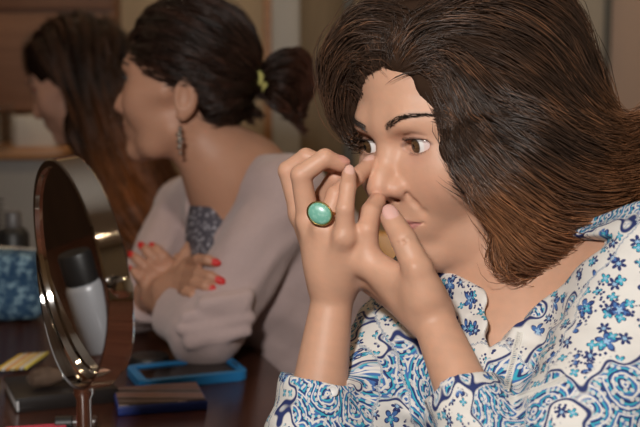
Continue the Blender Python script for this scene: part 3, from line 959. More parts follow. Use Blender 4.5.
M['braid'] = mat('white_braid', (.66, .63, .58), .8)
M['button'] = mat('pearl_button', (.70, .68, .66), .25)
BLO = bpy.data.objects['blouse']
def on_blouse(x, y): return surf_point(blS, P(x, y, .72), P(x, y, 1) - CAM, .5)
for line in (((520, 332), (513, 362), (505, 392)), ((566, 378), (545, 388), (524, 396), (508, 402))):
    br_ = MB(); pts = []
    for a, b in zip(line, line[1:]):
        for t_ in np.linspace(0, 1, 14, endpoint=False): pts.append(on_blouse(a[0] + (b[0] - a[0]) * t_, a[1] + (b[1] - a[1]) * t_))
    pts = [q_ for q_ in pts if q_ is not None]
    pts = [pts[0]] + [(pts[i - 1] + pts[i] * 2 + pts[i + 1]) / 4 for i in range(1, len(pts) - 1)] + [pts[-1]]
    nn = unit(CAM - pts[0]); sd_ = unit(np.cross(pts[-1] - pts[0], nn))
    for s_ in (-1, 1): br_.tube([q_ + sd_ * s_ * .0022 + nn * .0003 for q_ in pts], .0009, 6)
    for i in range(len(pts) - 1):
        br_.tube([pts[i] - sd_ * .0022 + nn * .0004, pts[i + 1] + sd_ * .0022 + nn * .0004], .0006, 5)
    o_ = br_.build('braid_trim', M['braid'], BLO); o_['label'] = 'white openwork braid'
q_ = on_blouse(333, 391)
if q_ is not None:
    MB().lathe(q_, [(.0005, .0012), (.0030, .0012), (.0040, .0020), (.0048, .0016), (.0048, 0), (.0005, 0)], Rto(CAM - q_ + V(-.2, 0, 0)), 20).build('button', M['button'], BLO)
# ------------------------------------------------------------------ the woman in the lilac cardigan
def hand_ops(S, w, fingers, rads, pal=.014, NL=None, nailcol=None, nout=None):
    for q, r in zip(fingers, rads):
        S.u(RC(w + (q[0] - w) * .1, q[0], pal, r * 1.05), .012)
    for q, r in zip(fingers, rads):
        finger(S, q, [r, r * .9, r * .82, r * .72])
        if NL is not None: finger_nail(S, NL, q[2], q[3], r * .78, nout, nailcol, (1.15, 1.05))
def curve_finger(a, tip, bulge, d0=.45, d1=.78):
    """four joints from knuckle to tip, bowed outwards"""
    b = np.asarray(bulge, float)
    return [a, a + (tip - a) * d0 + b, a + (tip - a) * d1 + b * .8, tip]
BM = Frame(V(0, 0, 0), 99, -4, 0, 1.0)
BM.o = P(127.5, 82, 1.575) - BM.R @ (V(31, 12.5, 0) * .001)
K = dict(neck=P(240, 184, 1.63), shL=P(288, 196, 1.54), shR=P(190, 208, 1.80), elL=P(207, 329, 1.50), elR=P(140, 300, 1.70), pelvis=P(300, 430, 1.72))
K['pelvis'] = V(.09, 1.72, .57)
NB2 = []
RED = (.62, .02, .02)
def mid_body():
    S = Shape(); head_shape(S, BM, jaw=.95, ez=-8)
    S.u(RC(BM(0, -72, -58), K['neck'], .046, .052), .02)
    ch = P(280, 255, 1.66); K['chest'] = ch
    S.u(RC(K['neck'], K['shL'], .046, .046), .03); S.u(RC(K['neck'], K['shR'], .046, .046), .03)
    S.u(RC(K['neck'], ch, .07, .105), .05); S.u(RC(ch, K['pelvis'], .105, .13), .05)
    for el, sh in (('elL', 'shL'), ('elR', 'shR')): S.u(RC(K[sh], K[el], .042, .034), .02)
    w1, w2 = P(158, 297, 1.60), P(166, 291, 1.57)
    S.u(RC(K['elL'], w1, .034, .023), .01); S.u(RC(K['elR'], w2, .034, .022), .01)
    h1 = [((174, 267, 1.605), (154, 247, 1.605)), ((166, 271, 1.60), (143, 247, 1.60)), ((157, 278, 1.595), (133, 256, 1.595)), ((148, 286, 1.592), (132, 270, 1.592))]
    h2 = [((188, 264, 1.545), (216, 263, 1.475)), ((184, 274, 1.535), (220, 281, 1.468)), ((182, 284, 1.53), (214, 290, 1.466)), ((180, 293, 1.53), (199, 299, 1.475))]
    rr = [.0088, .0092, .0088, .0078]
    hand_ops(S, w1, [curve_finger(P(*a), P(*b), V(0, -.010, .004)) for a, b in h1], rr, .015, NB2, RED, V(-.1, -1, .35))
    hand_ops(S, w2, [curve_finger(P(*a), P(*b), V(-.002, -.016, .008), .5, .8) for a, b in h2], rr, .015, NB2, RED, V(.25, -1, .3))
    S.chain([w1, P(172, 283, 1.59), P(180, 270, 1.60), P(178, 258, 1.615)], [.013, .012, .0095, .008], .003, .01)
    S.chain([w2, P(180, 268, 1.58), P(186, 254, 1.59), P(190, 246, 1.60)], [.013, .012, .0095, .008], .003, .01)
    return S
midS = mid_body().grid(.0026, lo=V(-.5, 1.2, .4), hi=V(.3, 2.1, 1.5))
v, f = midS.mesh()
col = np.tile(V(.52, .27, .175), (len(v), 1)); col *= 1 + .05 * noise3(v, .03, 8)[:, None]
head_paint(col, BM.inv(v), lip=(.40, .13, .11), blush=.6); nail_paint(col, v, NB2)
MIDW = empty('person', V(K['pelvis'][0], K['pelvis'][1], 0), 'woman in a lilac cardigan with dark hair tied back, arms crossed on the table', 'person')
link('body', np_mesh('body', v, f, col), M['skin'], MIDW)
for s in (-1, 1): eyeball(BM, s, (0, -4), MIDW)
brow_and_lashes(midS, BM, MIDW, M['brow'], seed=9, dens=70, fat=.0006)
def mid_top():
    S = Shape(); ch = K['chest']
    S.u(RC(K['neck'] + V(0, 0, -.05), ch, .075, .109), .05); S.u(RC(ch, K['pelvis'], .109, .134), .05)
    S.u(RC(K['neck'], K['shR'], .045, .049), .03); S.u(RC(K['neck'], K['shL'], .045, .049), .03)
    S.u(EL(ch + V(-.07, -.02, .01), V(.06, .10, .07)), .04)
    a = [P(302, 110, 1.6), P(226, 222, 1.6), P(214, 208, 1.6), P(206, 168, 1.6), P(212, 120, 1.6)]
    v_ = unit(P(230, 170, 1) - CAM); cen = sum(a) / 5; pl = []
    for p0, p1 in zip(a, a[1:] + a[:1]):
        n = np.cross(p1 - p0, v_); n = n if n @ (cen - p0) < 0 else -n; pl.append((p0, n))
    S.d(CX(pl), .004)
    return S
v, f = mid_top().grid(.0035, lo=V(-.5, 1.2, .45), hi=V(.3, 2.1, 1.3)).mesh()
M['lace'] = mat('grey_lace', (.20, .18, .21), .5); t = NT(M['lace'])
vo = t.voro(t.coord(), 130, '3D'); t.color(t.mix(t.step(vo.outputs['Distance'], .2, .55), (.42, .40, .44), (.10, .09, .11))); t.bump(vo.outputs['Distance'], .6, .002)
link('lace_top', np_mesh('lace_top', v, f), M['lace'], MIDW)
def mid_cardigan():
    S = Shape(); ch = K['chest']
    S.u(RC(K['neck'], K['shL'], .054, .056), 0); S.u(RC(K['neck'], K['shR'], .054, .056), .03)
    S.u(RC(K['neck'] + V(.01, 0, -.05), ch, .085, .119), .05); S.u(RC(ch, K['pelvis'], .119, .150), .05)
    S.u(EL(ch + V(-.06, -.02, .0), V(.06, .10, .08)), .04)
    for el, sh, r in (('elL', 'shL', .052), ('elR', 'shR', .048)):
        S.u(RC(K[sh], K[el], .053, r), .009)
    u1 = unit(P(158, 297, 1.60) - K['elL']); u2 = unit(P(166, 291, 1.57) - K['elR'])
    S.u(CUT(RC(K['elL'], K['elL'] + u1 * .10, .052, .040), [PL(K['elL'] + u1 * .075, u1)]), .01)
    S.u(CUT(RC(K['elR'], K['elR'] + u2 * .09, .048, .036), [PL(K['elR'] + u2 * .065, u2)]), .01)
    # sleeve bunched up over the near elbow
    for i, (x0, y0, x1, y1) in enumerate(((188, 318, 244, 306), (184, 330, 250, 318), (190, 342, 246, 330), (205, 306, 246, 296))):
        S.u(RC(P(x0, y0, 1.452), P(x1, y1, 1.462), .010, .011), .006)
    a = [P(308, 108, 1.6), P(222, 222, 1.6), P(200, 266, 1.6), P(178, 252, 1.6), P(186, 185, 1.6), P(205, 112, 1.6)]
    v_ = unit(P(230, 170, 1) - CAM); cen = sum(a) / 6; pl = []
    for p0, p1 in zip(a, a[1:] + a[:1]):
        n = np.cross(p1 - p0, v_); n = n if n @ (cen - p0) < 0 else -n; pl.append((p0, n))
    pl.append((K['neck'] + V(0, .02, 0), v_))
    S.d(CX(pl), .004)
    S.d(RC(BM(0, -72, -58), K['neck'], .050, .058), .004)
    S.disp = lambda p: .0034 * noise3(p, .085, 31, 3) + .0016 * np.sin(p @ V(-50, 20, 75) + 4 * noise3(p, .12, 32, 1)); S.disp_amp = .004
    return S
v, f = mid_cardigan().grid(.003, lo=V(-.5, 1.2, .45), hi=V(.3, 2.1, 1.3)).mesh()
M['cardigan'] = mat('lilac_knit', (.43, .345, .345), .85, spec=.2); t = NT(M['cardigan'])
M['cardigan'].node_tree.nodes['Principled BSDF'].inputs['Sheen Weight'].default_value = .25
nz_ = t.noise(t.coord(), 500, 3, .7); t.color(t.mix(nz_, (.45, .33, .315), (.59, .445, .425))); t.bump(nz_, .5, .002)
link('cardigan', np_mesh('cardigan', v, f), M['cardigan'], MIDW)
def mid_hair():
    H = BM; S = Shape()
    e = lambda c, r, k=.02: S.u(EL(H(*c), V(*r) * .001, H.R), k)
    e((0, -75, 43), (78, 92, 84), 0)
    e((0, -112, -2), (65, 44, 50), .02)
    S.d(EL(H(0, 34, -38), V(95, 72, 80) * .001, H.R), .008)
    S.d(BX(H(0, -32, -66), V(.105, .064, .066), .02, H.R), .006)
    S.d(RC(H(0, -66, -60), K['neck'], .047, .054), .006)
    S.chain([P(240, 86, 1.60), P(261, 77, 1.60), P(284, 70, 1.60)], [.020, .011, .022], .005)
    S.chain([P(283, 70, 1.60), P(294, 66, 1.60), P(302, 84, 1.605), P(300, 108, 1.61)], [.024, .020, .013, .004], .008)
    S.chain([P(280, 76, 1.6), P(278, 94, 1.59), P(284, 104, 1.59)], [.022, .017, .010], .008)
    S.disp = lambda p: .0018 * np.sin(p @ V(200, 60, 230) + 2 * noise3(p, .08, 6, 1)); S.disp_amp = .002
    c = H(0, -160, 25)
    G = [[H(0, 20, 55), H(50, -10, 85), H(66, -90, 70), P(250, 82, 1.57)],
         [H(40, 10, 45), H(74, -30, 40), H(78, -90, 30), P(250, 82, 1.57)],
         [H(60, -10, 25), H(76, -45, 10), H(78, -100, 12), P(252, 84, 1.57)],
         [H(66, -95, -30), H(62, -120, -25), H(40, -150, 5), P(254, 88, 1.58)],
         [H(0, -30, 128), H(0, -110, 120), H(0, -165, 70), P(256, 78, 1.60)],
         [H(-60, -10, 60), H(-78, -80, 50), H(-40, -160, 30), P(256, 80, 1.63)],
         [P(258, 80, 1.58), P(276, 60, 1.58), P(296, 56, 1.59), P(308, 75, 1.6), P(304, 110, 1.61)],
         [P(260, 84, 1.58), P(280, 78, 1.57), P(296, 80, 1.585), P(300, 105, 1.6)],
         [P(260, 88, 1.58), P(268, 98, 1.57), P(282, 108, 1.58)]]
    return hair_mesh(S, G, 900, 10, .085, .0007, (.021, .0115, .008), (.10, .036, .021), 6, h=.0035, lift=.002, spread=.004, steps=10, lo=V(-.6, 1.2, .8), hi=V(.4, 2.1, 1.5),
                     tipmask=lambda p: np.clip((p[:, 0] + .055) / .04, 0, 1) * .5)
v, f, c = mid_hair()
M['darkhair'] = vcol_mat('dark_hair', .38, .45, hair=True)
link('hair', np_mesh('hair', v, f, c), M['darkhair'], MIDW)
sc = MB()
ctr = P(260, 77.5, 1.60); ax = unit(P(272, 73, 1.60) - P(246, 84, 1.60)); R = Rto(ax)
sc.tube([ctr + R @ V((.0190 + .0015 * math.sin(9 * t)) * math.cos(t), (.0190 + .0015 * math.sin(9 * t)) * math.sin(t), .002 * math.sin(7 * t)) for t in np.linspace(0, 2 * math.pi, 61)], .0050, 8)
M['yellow'] = mat('yellow_green_elastic', (.50, .46, .14), .8)
so = sc.build('hair_tie', M['yellow'], MIDW); so['label'] = 'yellow green hair tie'
er = MB(); e0 = BM(76, -80, -42)
M['silver'] = mat('silver', (.75, .74, .72), .25, 1.0)
er.tube([e0, e0 + V(0, 0, -.012)], .0006, 6)
for i, (dz, r) in enumerate(((.016, .004), (.024, .0055), (.033, .006), (.042, .0045), (.050, .003))):
    er.lathe(e0 + V(.0006 * (-1) ** i, 0, -dz), [(.0003, -r), (r * .75, -r * .5), (r, 0), (r * .75, r * .5), (.0003, r)], n=12)
er.build('earring', M['silver'], MIDW)

# ------------------------------------------------------------------ the woman farther off, head bent
TM = Frame(V(0, 0, 0), 92, 20, 0, 1.0)
TM.o = P(35.5, 94, 2.22) - TM.R @ (V(31, 12.5, 0) * .001)
Q = dict(neck=P(118, 196, 2.32), shL=P(140, 222, 2.2), shR=P(105, 225, 2.48), pelvis=P(165, 430, 2.38))
Q['pelvis'][2] = .57
Q['elL'] = Q['shL'] + V(-.06, -.06, -.25); Q['elR'] = Q['shR'] + V(-.06, .06, -.25)
Q['wrL'] = Q['elL'] + V(-.16, .06, -.05); Q['wrR'] = Q['elR'] + V(-.16, -.06, -.05)
def far_body():
    S = Shape(); head_shape(S, TM, jaw=.93)
    S.u(RC(TM(0, -74, -58), Q['neck'], .046, .052), .02)
    ch = Q['neck'] + V(.02, 0, -.17); Q['chest'] = ch
    S.u(RC(Q['neck'], Q['shL'], .046, .046), .03); S.u(RC(Q['neck'], Q['shR'], .046, .046), .03)
    S.u(RC(Q['neck'], ch, .07, .105), .05); S.u(RC(ch, Q['pelvis'], .105, .13), .05)
    for el, sh, wr in (('elL', 'shL', 'wrL'), ('elR', 'shR', 'wrR')):
        S.u(RC(Q[sh], Q[el], .042, .034), .02); S.u(RC(Q[el], Q[wr], .034, .022), .01)
        d = unit(Q[wr] - Q[el]); sd = unit(np.cross(d, V(0, 0, 1)))
        fs = [[Q[wr] + d * (.075 + .004 * (i == 1)) + sd * (i - 1.5) * .019 + d * k for k in (0, .035, .055, .07)] for i in range(4)]
        for q in fs:
            q[2] = q[2] + V(0, 0, -.012); q[3] = q[3] + V(0, 0, -.026)
        hand_ops(S, Q[wr], fs, [.0085, .009, .0085, .0075])
        S.chain([Q[wr] + d * .02, Q[wr] + d * .05 + sd * .035, Q[wr] + d * .08 + sd * .045], [.012, .010, .008], .003, .01)
    return S
farS = far_body().grid(.0032, lo=V(-1.1, 1.8, .4), hi=V(.1, 2.8, 1.5))
v, f = farS.mesh()
col = np.tile(V(.50, .27, .19), (len(v), 1)); head_paint(col, TM.inv(v), lip=(.42, .15, .13))
FARW = empty('person', V(Q['pelvis'][0], Q['pelvis'][1], 0), 'woman with long loose brown hair bending her head down at the back', 'person')
link('body', np_mesh('body', v, f, col), M['skin'], FARW)
for s in (-1, 1): eyeball(TM, s, (0, -20), FARW)
brow_and_lashes(farS, TM, FARW, M['brow'], seed=12, dens=60, fat=.0007)
def far_top():
    S = Shape(); ch = Q['chest']
    S.u(RC(Q['neck'] + V(0, 0, -.04), Q['shL'], .054, .056), 0); S.u(RC(Q['neck'] + V(0, 0, -.04), Q['shR'], .054, .056), .03)
    S.u(RC(Q['neck'] + V(0, 0, -.04), ch, .075, .118), .05); S.u(RC(ch, Q['pelvis'], .118, .145), .05)
    for el, sh, wr in (('elL', 'shL', 'wrL'), ('elR', 'shR', 'wrR')):
        S.u(RC(Q[sh], Q[el], .055, .045), .02); u_ = unit(Q[wr] - Q[el])
        S.u(CUT(RC(Q[el], Q[wr], .045, .033), [PL(Q[wr] - u_ * .02, u_)]), .01)
    S.disp = lambda p: .004 * noise3(p, .08, 41, 2); S.disp_amp = .005
    return S
v, f = far_top().grid(.005, lo=V(-1.1, 1.8, .45), hi=V(.2, 2.8, 1.4)).mesh()
M['olive'] = mat('dark_olive_knit', (.060, .042, .026), .9, spec=.2); t = NT(M['olive']); t.bump(t.noise(t.coord(), 300, 3), .4, .003)
link('jumper', np_mesh('jumper', v, f), M['olive'], FARW)
def far_hair():
    H = TM; S = Shape()
    e = lambda c, r, k=.02: S.u(EL(H(*c), V(*r) * .001, H.R), k)
    e((0, -80, 44), (84, 100, 86), 0)
    S.d(EL(H(0, 46, -42), V(95, 76, 78) * .001, H.R), .01)
    S.d(BX(H(0, 10, -80), V(.12, .056, .08), .02, H.R), .01)
    S.chain([P(88, 78, 2.2), P(96, 128, 2.2), P(111, 175, 2.18), P(132, 215, 2.13), P(152, 262, 2.12)], [.050, .054, .050, .046, .03], .03)
    S.chain([P(98, 68, 2.28), P(116, 130, 2.3), P(140, 190, 2.25), P(170, 225, 2.2)], [.075, .075, .065, .035], .04)
    S.chain([P(92, 88, 2.4), P(102, 150, 2.42), P(110, 200, 2.42)], [.06, .055, .04], .03)
    S.disp = lambda p: .003 * np.sin(p @ V(230, 120, 40) + 2 * noise3(p, .1, 7, 1)); S.disp_amp = .003
    G = [[P(45, 38, 2.2), P(57, 66, 2.18), P(73, 108, 2.15), P(88, 150, 2.14), P(112, 195, 2.1), P(150, 260, 2.08)],
         [P(85, 25, 2.22), P(85, 70, 2.15), P(98, 120, 2.15), P(125, 175, 2.15), P(165, 225, 2.15)],
         [P(100, 25, 2.28), P(122, 70, 2.22), P(130, 130, 2.22), P(155, 190, 2.2), P(185, 230, 2.2)],
         [P(90, 25, 2.35), P(95, 80, 2.48), P(105, 160, 2.5), P(112, 210, 2.48)],
         [P(70, 30, 2.35), P(60, 80, 2.42), P(80, 140, 2.46)]]
    zt = TM(0, 0, 0)[2]
    def rej(p):
        q = TM.inv(p); return (q[:, 1] > -40) & (q[:, 2] < 12) & (q[:, 2] > -125)
    return hair_mesh(S, G, 900, 10, .13, .0009, (.024, .013, .009), (.24, .085, .030), 8, h=.005, lift=.004, spread=.006, steps=12, lo=V(-1.1, 1.8, .6), hi=V(.2, 2.9, 1.6), reject=rej,
                     tipmask=lambda p: np.clip((zt + .02 - p[:, 2]) / .16, 0, 1) * np.clip((p[:, 0] + .50) / .10, 0, 1) * .8)
v, f, c = far_hair()
link('hair', np_mesh('hair', v, f, c), M['darkhair'], FARW)

# ------------------------------------------------------------------ trousers and shoes under the table
def legs(person, pel, fwd, mt, sm, seed):
    sd = unit(np.cross(fwd, V(0, 0, 1))); S = Shape(); SH = Shape()
    S.u(EL(pel, V(.15, .15, .13)), 0)
    for s in (-1, 1):
        kn = pel + fwd * .40 + sd * s * .10; kn[2] = .50
        an = kn - fwd * .08; an[2] = .10
        S.u(RC(pel + sd * s * .085 + V(0, 0, -.02), kn, .085, .062), .03); S.u(CUT(RC(kn, an, .060, .048), [PL(V(0, 0, .085), V(0, 0, -1))]), .02)
        h = an - fwd * .02; h[2] = .045
        SH.u(CUT(RC(h, h + fwd * .16, .042, .036), [PL(V(0, 0, .004), V(0, 0, -1))]), 0); SH.u(RC(an + V(0, 0, -.02), h, .04, .035), .01)
    v, f = S.grid(.008, B=8).mesh(); link('trousers', np_mesh('trousers', v, f), mt, person)
    v, f = SH.grid(.006, B=8).mesh(); link('shoes', np_mesh('shoes', v, f), sm, person)
M['denim'] = mat('dark_denim', (.03, .04, .075), .85); M['black_leather'] = mat('black_leather', (.015, .014, .014), .45)
TF = unit(V(-.95, -.313, 0))
legs(WOMAN, J['pelvis'], TF, M['denim'], M['black_leather'], 1)
legs(MIDW, K['pelvis'], TF, M['denim'], M['black_leather'], 2)
legs(FARW, Q['pelvis'], unit(V(-1, .1, 0)), M['denim'], M['black_leather'], 3)
# ------------------------------------------------------------------ room
M['wall'] = mat('painted_wall', (.52, .41, .28), .85, spec=.2); t = NT(M['wall']); t.bump(t.noise(t.coord(), 60, 4), .15, .003)
M['panel'] = mat('beige_panel', (.50, .46, .40), .7); M['rosypanel'] = mat('rosy_beige_panel', (.56, .42, .35), .6)
M['trim'] = mat('grey_trim', (.52, .51, .49), .5); M['darktrim'] = mat('dark_grey_trim', (.13, .13, .12), .5)
M['ceil'] = mat('white_ceiling', (.75, .72, .66), .9)
def wood(name, a, b, scale, rough, axis=0, spec=.5):
    m = mat(name, a, rough, spec=spec); t = NT(m)
    mp = t.n('ShaderNodeMapping'); t.put(mp.inputs[0], t.coord()); s_ = [9.0, 9.0, 9.0]; s_[axis] = .9; mp.inputs['Scale'].default_value = s_
    n1 = t.noise(mp.outputs[0], scale, 5, .6, 1.2)
    t.color(t.mix(t.step(n1, .3, .72), a, b)); t.bump(n1, .08, .001); return m
M['floorwood'] = wood('floor_boards', (.14, .075, .04), (.24, .14, .075), 3, .5, 1)
M['tablewood'] = wood('dark_red_wood', (.050, .017, .010), (.085, .030, .017), 5, .22, 1)
M['cabwood'] = wood('brown_cabinet_wood', (.20, .095, .055), (.27, .135, .08), 3, .5, 0)
M['shelfwood'] = wood('honey_wood', (.42, .20, .085), (.52, .27, .12), 4, .4, 0)
def slab(name, lo, hi, mt, kind='structure', parent=None, bev=0.0):
    lo, hi = np.array(lo, float), np.array(hi, float)
    o = MB().box((lo + hi) / 2, (hi - lo) / 2, bev=bev).build(name, mt, parent)
    if kind and parent is None: o['kind'] = kind
    return o
X0, X1, Y0, Y1, ZC = -2.6, 1.9, -1.8, 3.45, 2.5
slab('floor', (X0, Y0, -.05), (X1, Y1, 0), M['floorwood'])
slab('ceiling', (X0, Y0, ZC), (X1, Y1, ZC + .05), M['ceil'])
slab('wall_back', (X0, Y1, 0), (X1, Y1 + .1, ZC), M['wall'])
slab('wall_left', (X0 - .1, Y0, 0), (X0, Y1, ZC), wood('dark_panelling', (.045, .022, .014), (.075, .038, .024), 3, .6, 2))
slab('wall_right', (X1, Y0, 0), (X1 + .1, Y1, ZC), M['panel'])
slab('wall_front', (X0, Y0 - .1, 0), (X1, Y0, ZC), M['wall'])
slab('baseboard_back', (X0, Y1 - .012, 0), (X1, Y1, .09), M['trim'])
def bx(px_, d): return float(P(px_, 200, d)[0])
# grey posts of the doorway behind the women, and the sliding panels on the right
d_ = 3.38
slab('trim_1', (bx(272, d_), Y1 - .07, 0), (bx(300, d_), Y1, ZC), M['trim'], bev=.004)
slab('trim_2', (bx(264, d_), Y1 - .05, 0), (bx(272, d_), Y1, ZC), M['shelfwood'], bev=.003)
slab('trim_3', (bx(344, d_), Y1 - .06, 0), (bx(354, d_), Y1, ZC), M['darktrim'], bev=.003)
slab('door_1', (bx(300, d_) , Y1 - .035, 0), (bx(344, d_), Y1 - .002, 2.1), wood('olive_door', (.21, .15, .085), (.26, .19, .11), 2, .6, 2), bev=.003)
slab('trim_4', (bx(603, d_), Y1 - .06, 0), (bx(609, d_), Y1, ZC), M['darktrim'], bev=.003)
slab('door_2', (bx(609, d_), Y1 - .045, 0), (bx(720, d_), Y1 - .002, ZC - .02), M['rosypanel'], bev=.003)
slab('door_3', (bx(480, d_), Y1 - .045, 0), (bx(603, d_), Y1 - .002, ZC - .02), M['panel'], bev=.003)

# wall cabinet, shelf with its niche
cy0 = 3.32; cd = float((V(0, cy0, 1.1) - CAM) @ FWD)
xa, xb = -1.35, bx(115, cd)
zlow = float(P(60, 112, cd)[2]); zseam = float(P(60, 12, cd)[2])
cb = empty('wall_cabinet', ((xa + xb) / 2, (cy0 + Y1) / 2, zlow), 'brown wooden wall cabinet at the upper left behind the bent head', 'cabinet')
slab('body', (xa, cy0 + .02, zlow), (xb, Y1, zlow + .95), M['cabwood'], None, cb, .003)
for a, b in ((zlow + .004, zseam - .006), (zseam + .006, zlow + .94)):
    dr = slab('door', (xa + .004, cy0, a), (xb - .004, cy0 + .022, b), M['cabwood'], None, cb, .003)
cyb = cy0; cy0 = 3.05; cd = float((V(0, cy0, 1.1) - CAM) @ FWD)
zs1, zs0 = float(P(30, 149, cd)[2]), float(P(30, 160, cd)[2])
xs = bx(72, cd)
sideboard = empty('sideboard', ((xa + xs) / 2, (cy0 + Y1) / 2, 0), 'pale sideboard with an orange wooden top under the wall cabinet', 'sideboard')
slab('top', (xa, cy0, zs0), (xs, Y1 - .02, zs1), M['shelfwood'], None, sideboard, .004)
slab('body', (xa + .02, cy0 + .03, .08), (xs - .02, Y1 - .03, zs0), mat('grey_white_front', (.34, .32, .30), .5), None, sideboard, .003)
slab('plinth', (xa + .04, cy0 + .06, 0), (xs - .04, Y1 - .03, .08), M['darktrim'], None, sideboard)
M['whitebox'] = mat('white_card', (.62, .58, .53), .6)
wx0, wx1 = bx(14, cd + .12), bx(58, cd + .12)
wb = slab('white_box', (wx0, cy0 + .08, zs1), (wx1, cy0 + .26, float(P(40, 116, cd + .1)[2])), M['whitebox'], None, None, .004)
tag(wb, 'white box standing on the orange sideboard top', 'box')
M['glass'] = mat('clear_glass', (.9, .9, .9), .03, Transmission_Weight=1.0, IOR=1.45)
gx = P(4, 149, cd + .03); gm = MB()
zt = float(P(4, 103, cd)[2])
gm.lathe((gx[0], gx[1], zs1), [(.001, .0005), (.030, .0005), (.034, zt - zs1), (.032, zt - zs1), (.028, .006), (.001, .006)], n=28, cap=False)
tag(gm.build('drinking_glass', M['glass']), 'clear drinking glass at the left end of the sideboard', 'glass')

# orange chair seen between the two hands
M['orangewood'] = wood('orange_wood', (.82, .36, .055), (.90, .44, .08), 3, .35, 2)
oc = P(372, 232, 2.15); ox, oy, oz = oc[0], oc[1], oc[2]
chair = empty('chair', (ox + .21, oy + .22, 0), 'orange wooden chair seen between the hands, behind the table', 'chair')
slab('backrest', (ox, oy - .012, .52), (ox + .42, oy + .012, oz), M['orangewood'], None, chair, .008)
slab('seat', (ox, oy + .012, .43), (ox + .42, oy + .43, .46), M['orangewood'], None, chair, .008)
for lx in (.02, .40):
    for ly in (0.0, .41): MB().tube([(ox + lx, oy + ly + .012, 0), (ox + lx, oy + ly + .008, .53 if ly == 0 else .435)], [.014, .018], 10).build('leg', M['orangewood'], chair)

# ------------------------------------------------------------------ table
TZ = .75
A_, u_t, n_t = V(.16, .80, 0), unit(V(-.313, .95, 0)), TF
RT = np.stack([u_t, n_t, V(0, 0, -1)], 1); RT[:, 2] = np.cross(RT[:, 0], RT[:, 1])
t0_, t1_, wd = -.75, 1.22, 1.25
tc = A_ + u_t * (t0_ + t1_) / 2 + n_t * wd / 2
table = empty('table', tc, 'dark red-brown wooden table the women lean on', 'table')
MB().box(tc + V(0, 0, TZ - .016), ((t1_ - t0_) / 2, wd / 2, .016), RT, .005).build('tabletop', M['tablewood'], table)
MB().box(tc + V(0, 0, TZ - .066), ((t1_ - t0_) / 2 - .12, wd / 2 - .12, .034), RT).build('apron', M['tablewood'], table)
for a in (t0_ + .12, t1_ - .12):
    for b in (.12, wd - .12):
        q = A_ + u_t * a + n_t * b
        MB().tube([q, q + V(0, 0, TZ - .06)], [.022, .034], 12).build('leg', M['tablewood'], table)

# ------------------------------------------------------------------ vanity mirror
M['chrome'] = mat('chrome', (.78, .75, .72), .07, 1.0)
M['mirrorglass'] = mat('mirror_glass', (.86, .86, .86), .01, 1.0)
hb = math.radians(29.8); tl = math.radians(7.5)
n0 = V(-math.cos(hb), -math.sin(hb), 0); hax = V(math.sin(hb), -math.cos(hb), 0)
nm = n0 * math.cos(tl) - V(0, 0, 1) * math.sin(tl)
RMir = np.stack([hax, np.cross(nm, hax), nm], 1)
MC = P(80.5, 268, .79); RR = .0808; HT = .0090
base_xy = MC - V(0, 0, 0)
mirror = empty('vanity_mirror', (MC[0], MC[1], TZ), 'round double-sided chrome vanity mirror on a stem in the left foreground', 'mirror')
fr = MB()
fr.lathe(MC, [(RR - .0065, -HT + .003), (RR - .0055, -HT), (RR - .001, -HT), (RR, -HT + .0012), (RR, HT - .0012), (RR - .001, HT), (RR - .0055, HT), (RR - .0065, HT - .003)], RMir, 96, cap=False)
fr.build('ring_frame', M['chrome'], mirror, ang=30)
for s in (1, -1):
    gmb = MB(); m_ = 96
    c_ = MC + nm * s * (HT - .003)
    vs = [c_ + RMir @ V((RR - .006) * math.cos(2 * math.pi * j / m_), (RR - .006) * math.sin(2 * math.pi * j / m_), 0) for j in range(m_)]
    gmb.add(vs, [tuple(range(m_)) if s > 0 else tuple(range(m_))[::-1]])
    go = gmb.build('mirror_glass', M['mirrorglass'], mirror, smooth=False)
yk = MB(); ro, ri, hw = RR + .0055, RR + .0030, .0085
zz = V(0, 0, 1); vs = []; fs = []; m_ = 60
for i in range(m_ + 1):
    a = math.pi + math.pi * i / m_
    e = hax * math.cos(a) + zz * math.sin(a)
    for r, w_ in ((ri, -hw), (ro, -hw), (ro, hw), (ri, hw)): vs.append(MC + e * r + n0 * w_)
for i in range(m_):
    for j in range(4): fs.append((i * 4 + j, i * 4 + (j + 1) % 4, (i + 1) * 4 + (j + 1) % 4, (i + 1) * 4 + j))
fs += [(0, 1, 2, 3), (m_ * 4 + 3, m_ * 4 + 2, m_ * 4 + 1, m_ * 4)]
yk.add(vs, fs); yk.build('yoke', M['chrome'], mirror, ang=30)
for s in (-1, 1):
    kb = MB(); Rk = Rto(hax * s, (0, 0, 1))
    kb.lathe(MC + hax * s * (RR - .001), [(.003, 0), (.0035, .007), (.0065, .0065), (.0072, .008), (.0072, .010), (.006, .0125), (.003, .0138), (.0004, .014)], Rk, 32); kb.build('pivot_knob', M['chrome'], mirror)
sb = MC - zz * ro
MB().lathe((sb[0], sb[1], TZ + .012), [(.0075, 0), (.0055, .006), (.0055, sb[2] - TZ - .022), (.0075, sb[2] - TZ - .018), (.0075, sb[2] - TZ - .011)], n=28).build('stem', M['chrome'], mirror)
MB().lathe((sb[0], sb[1], TZ), [(.062, 0), (.064, .002), (.062, .006), (.030, .011), (.009, .0135)], n=64).build('base', M['chrome'], mirror)

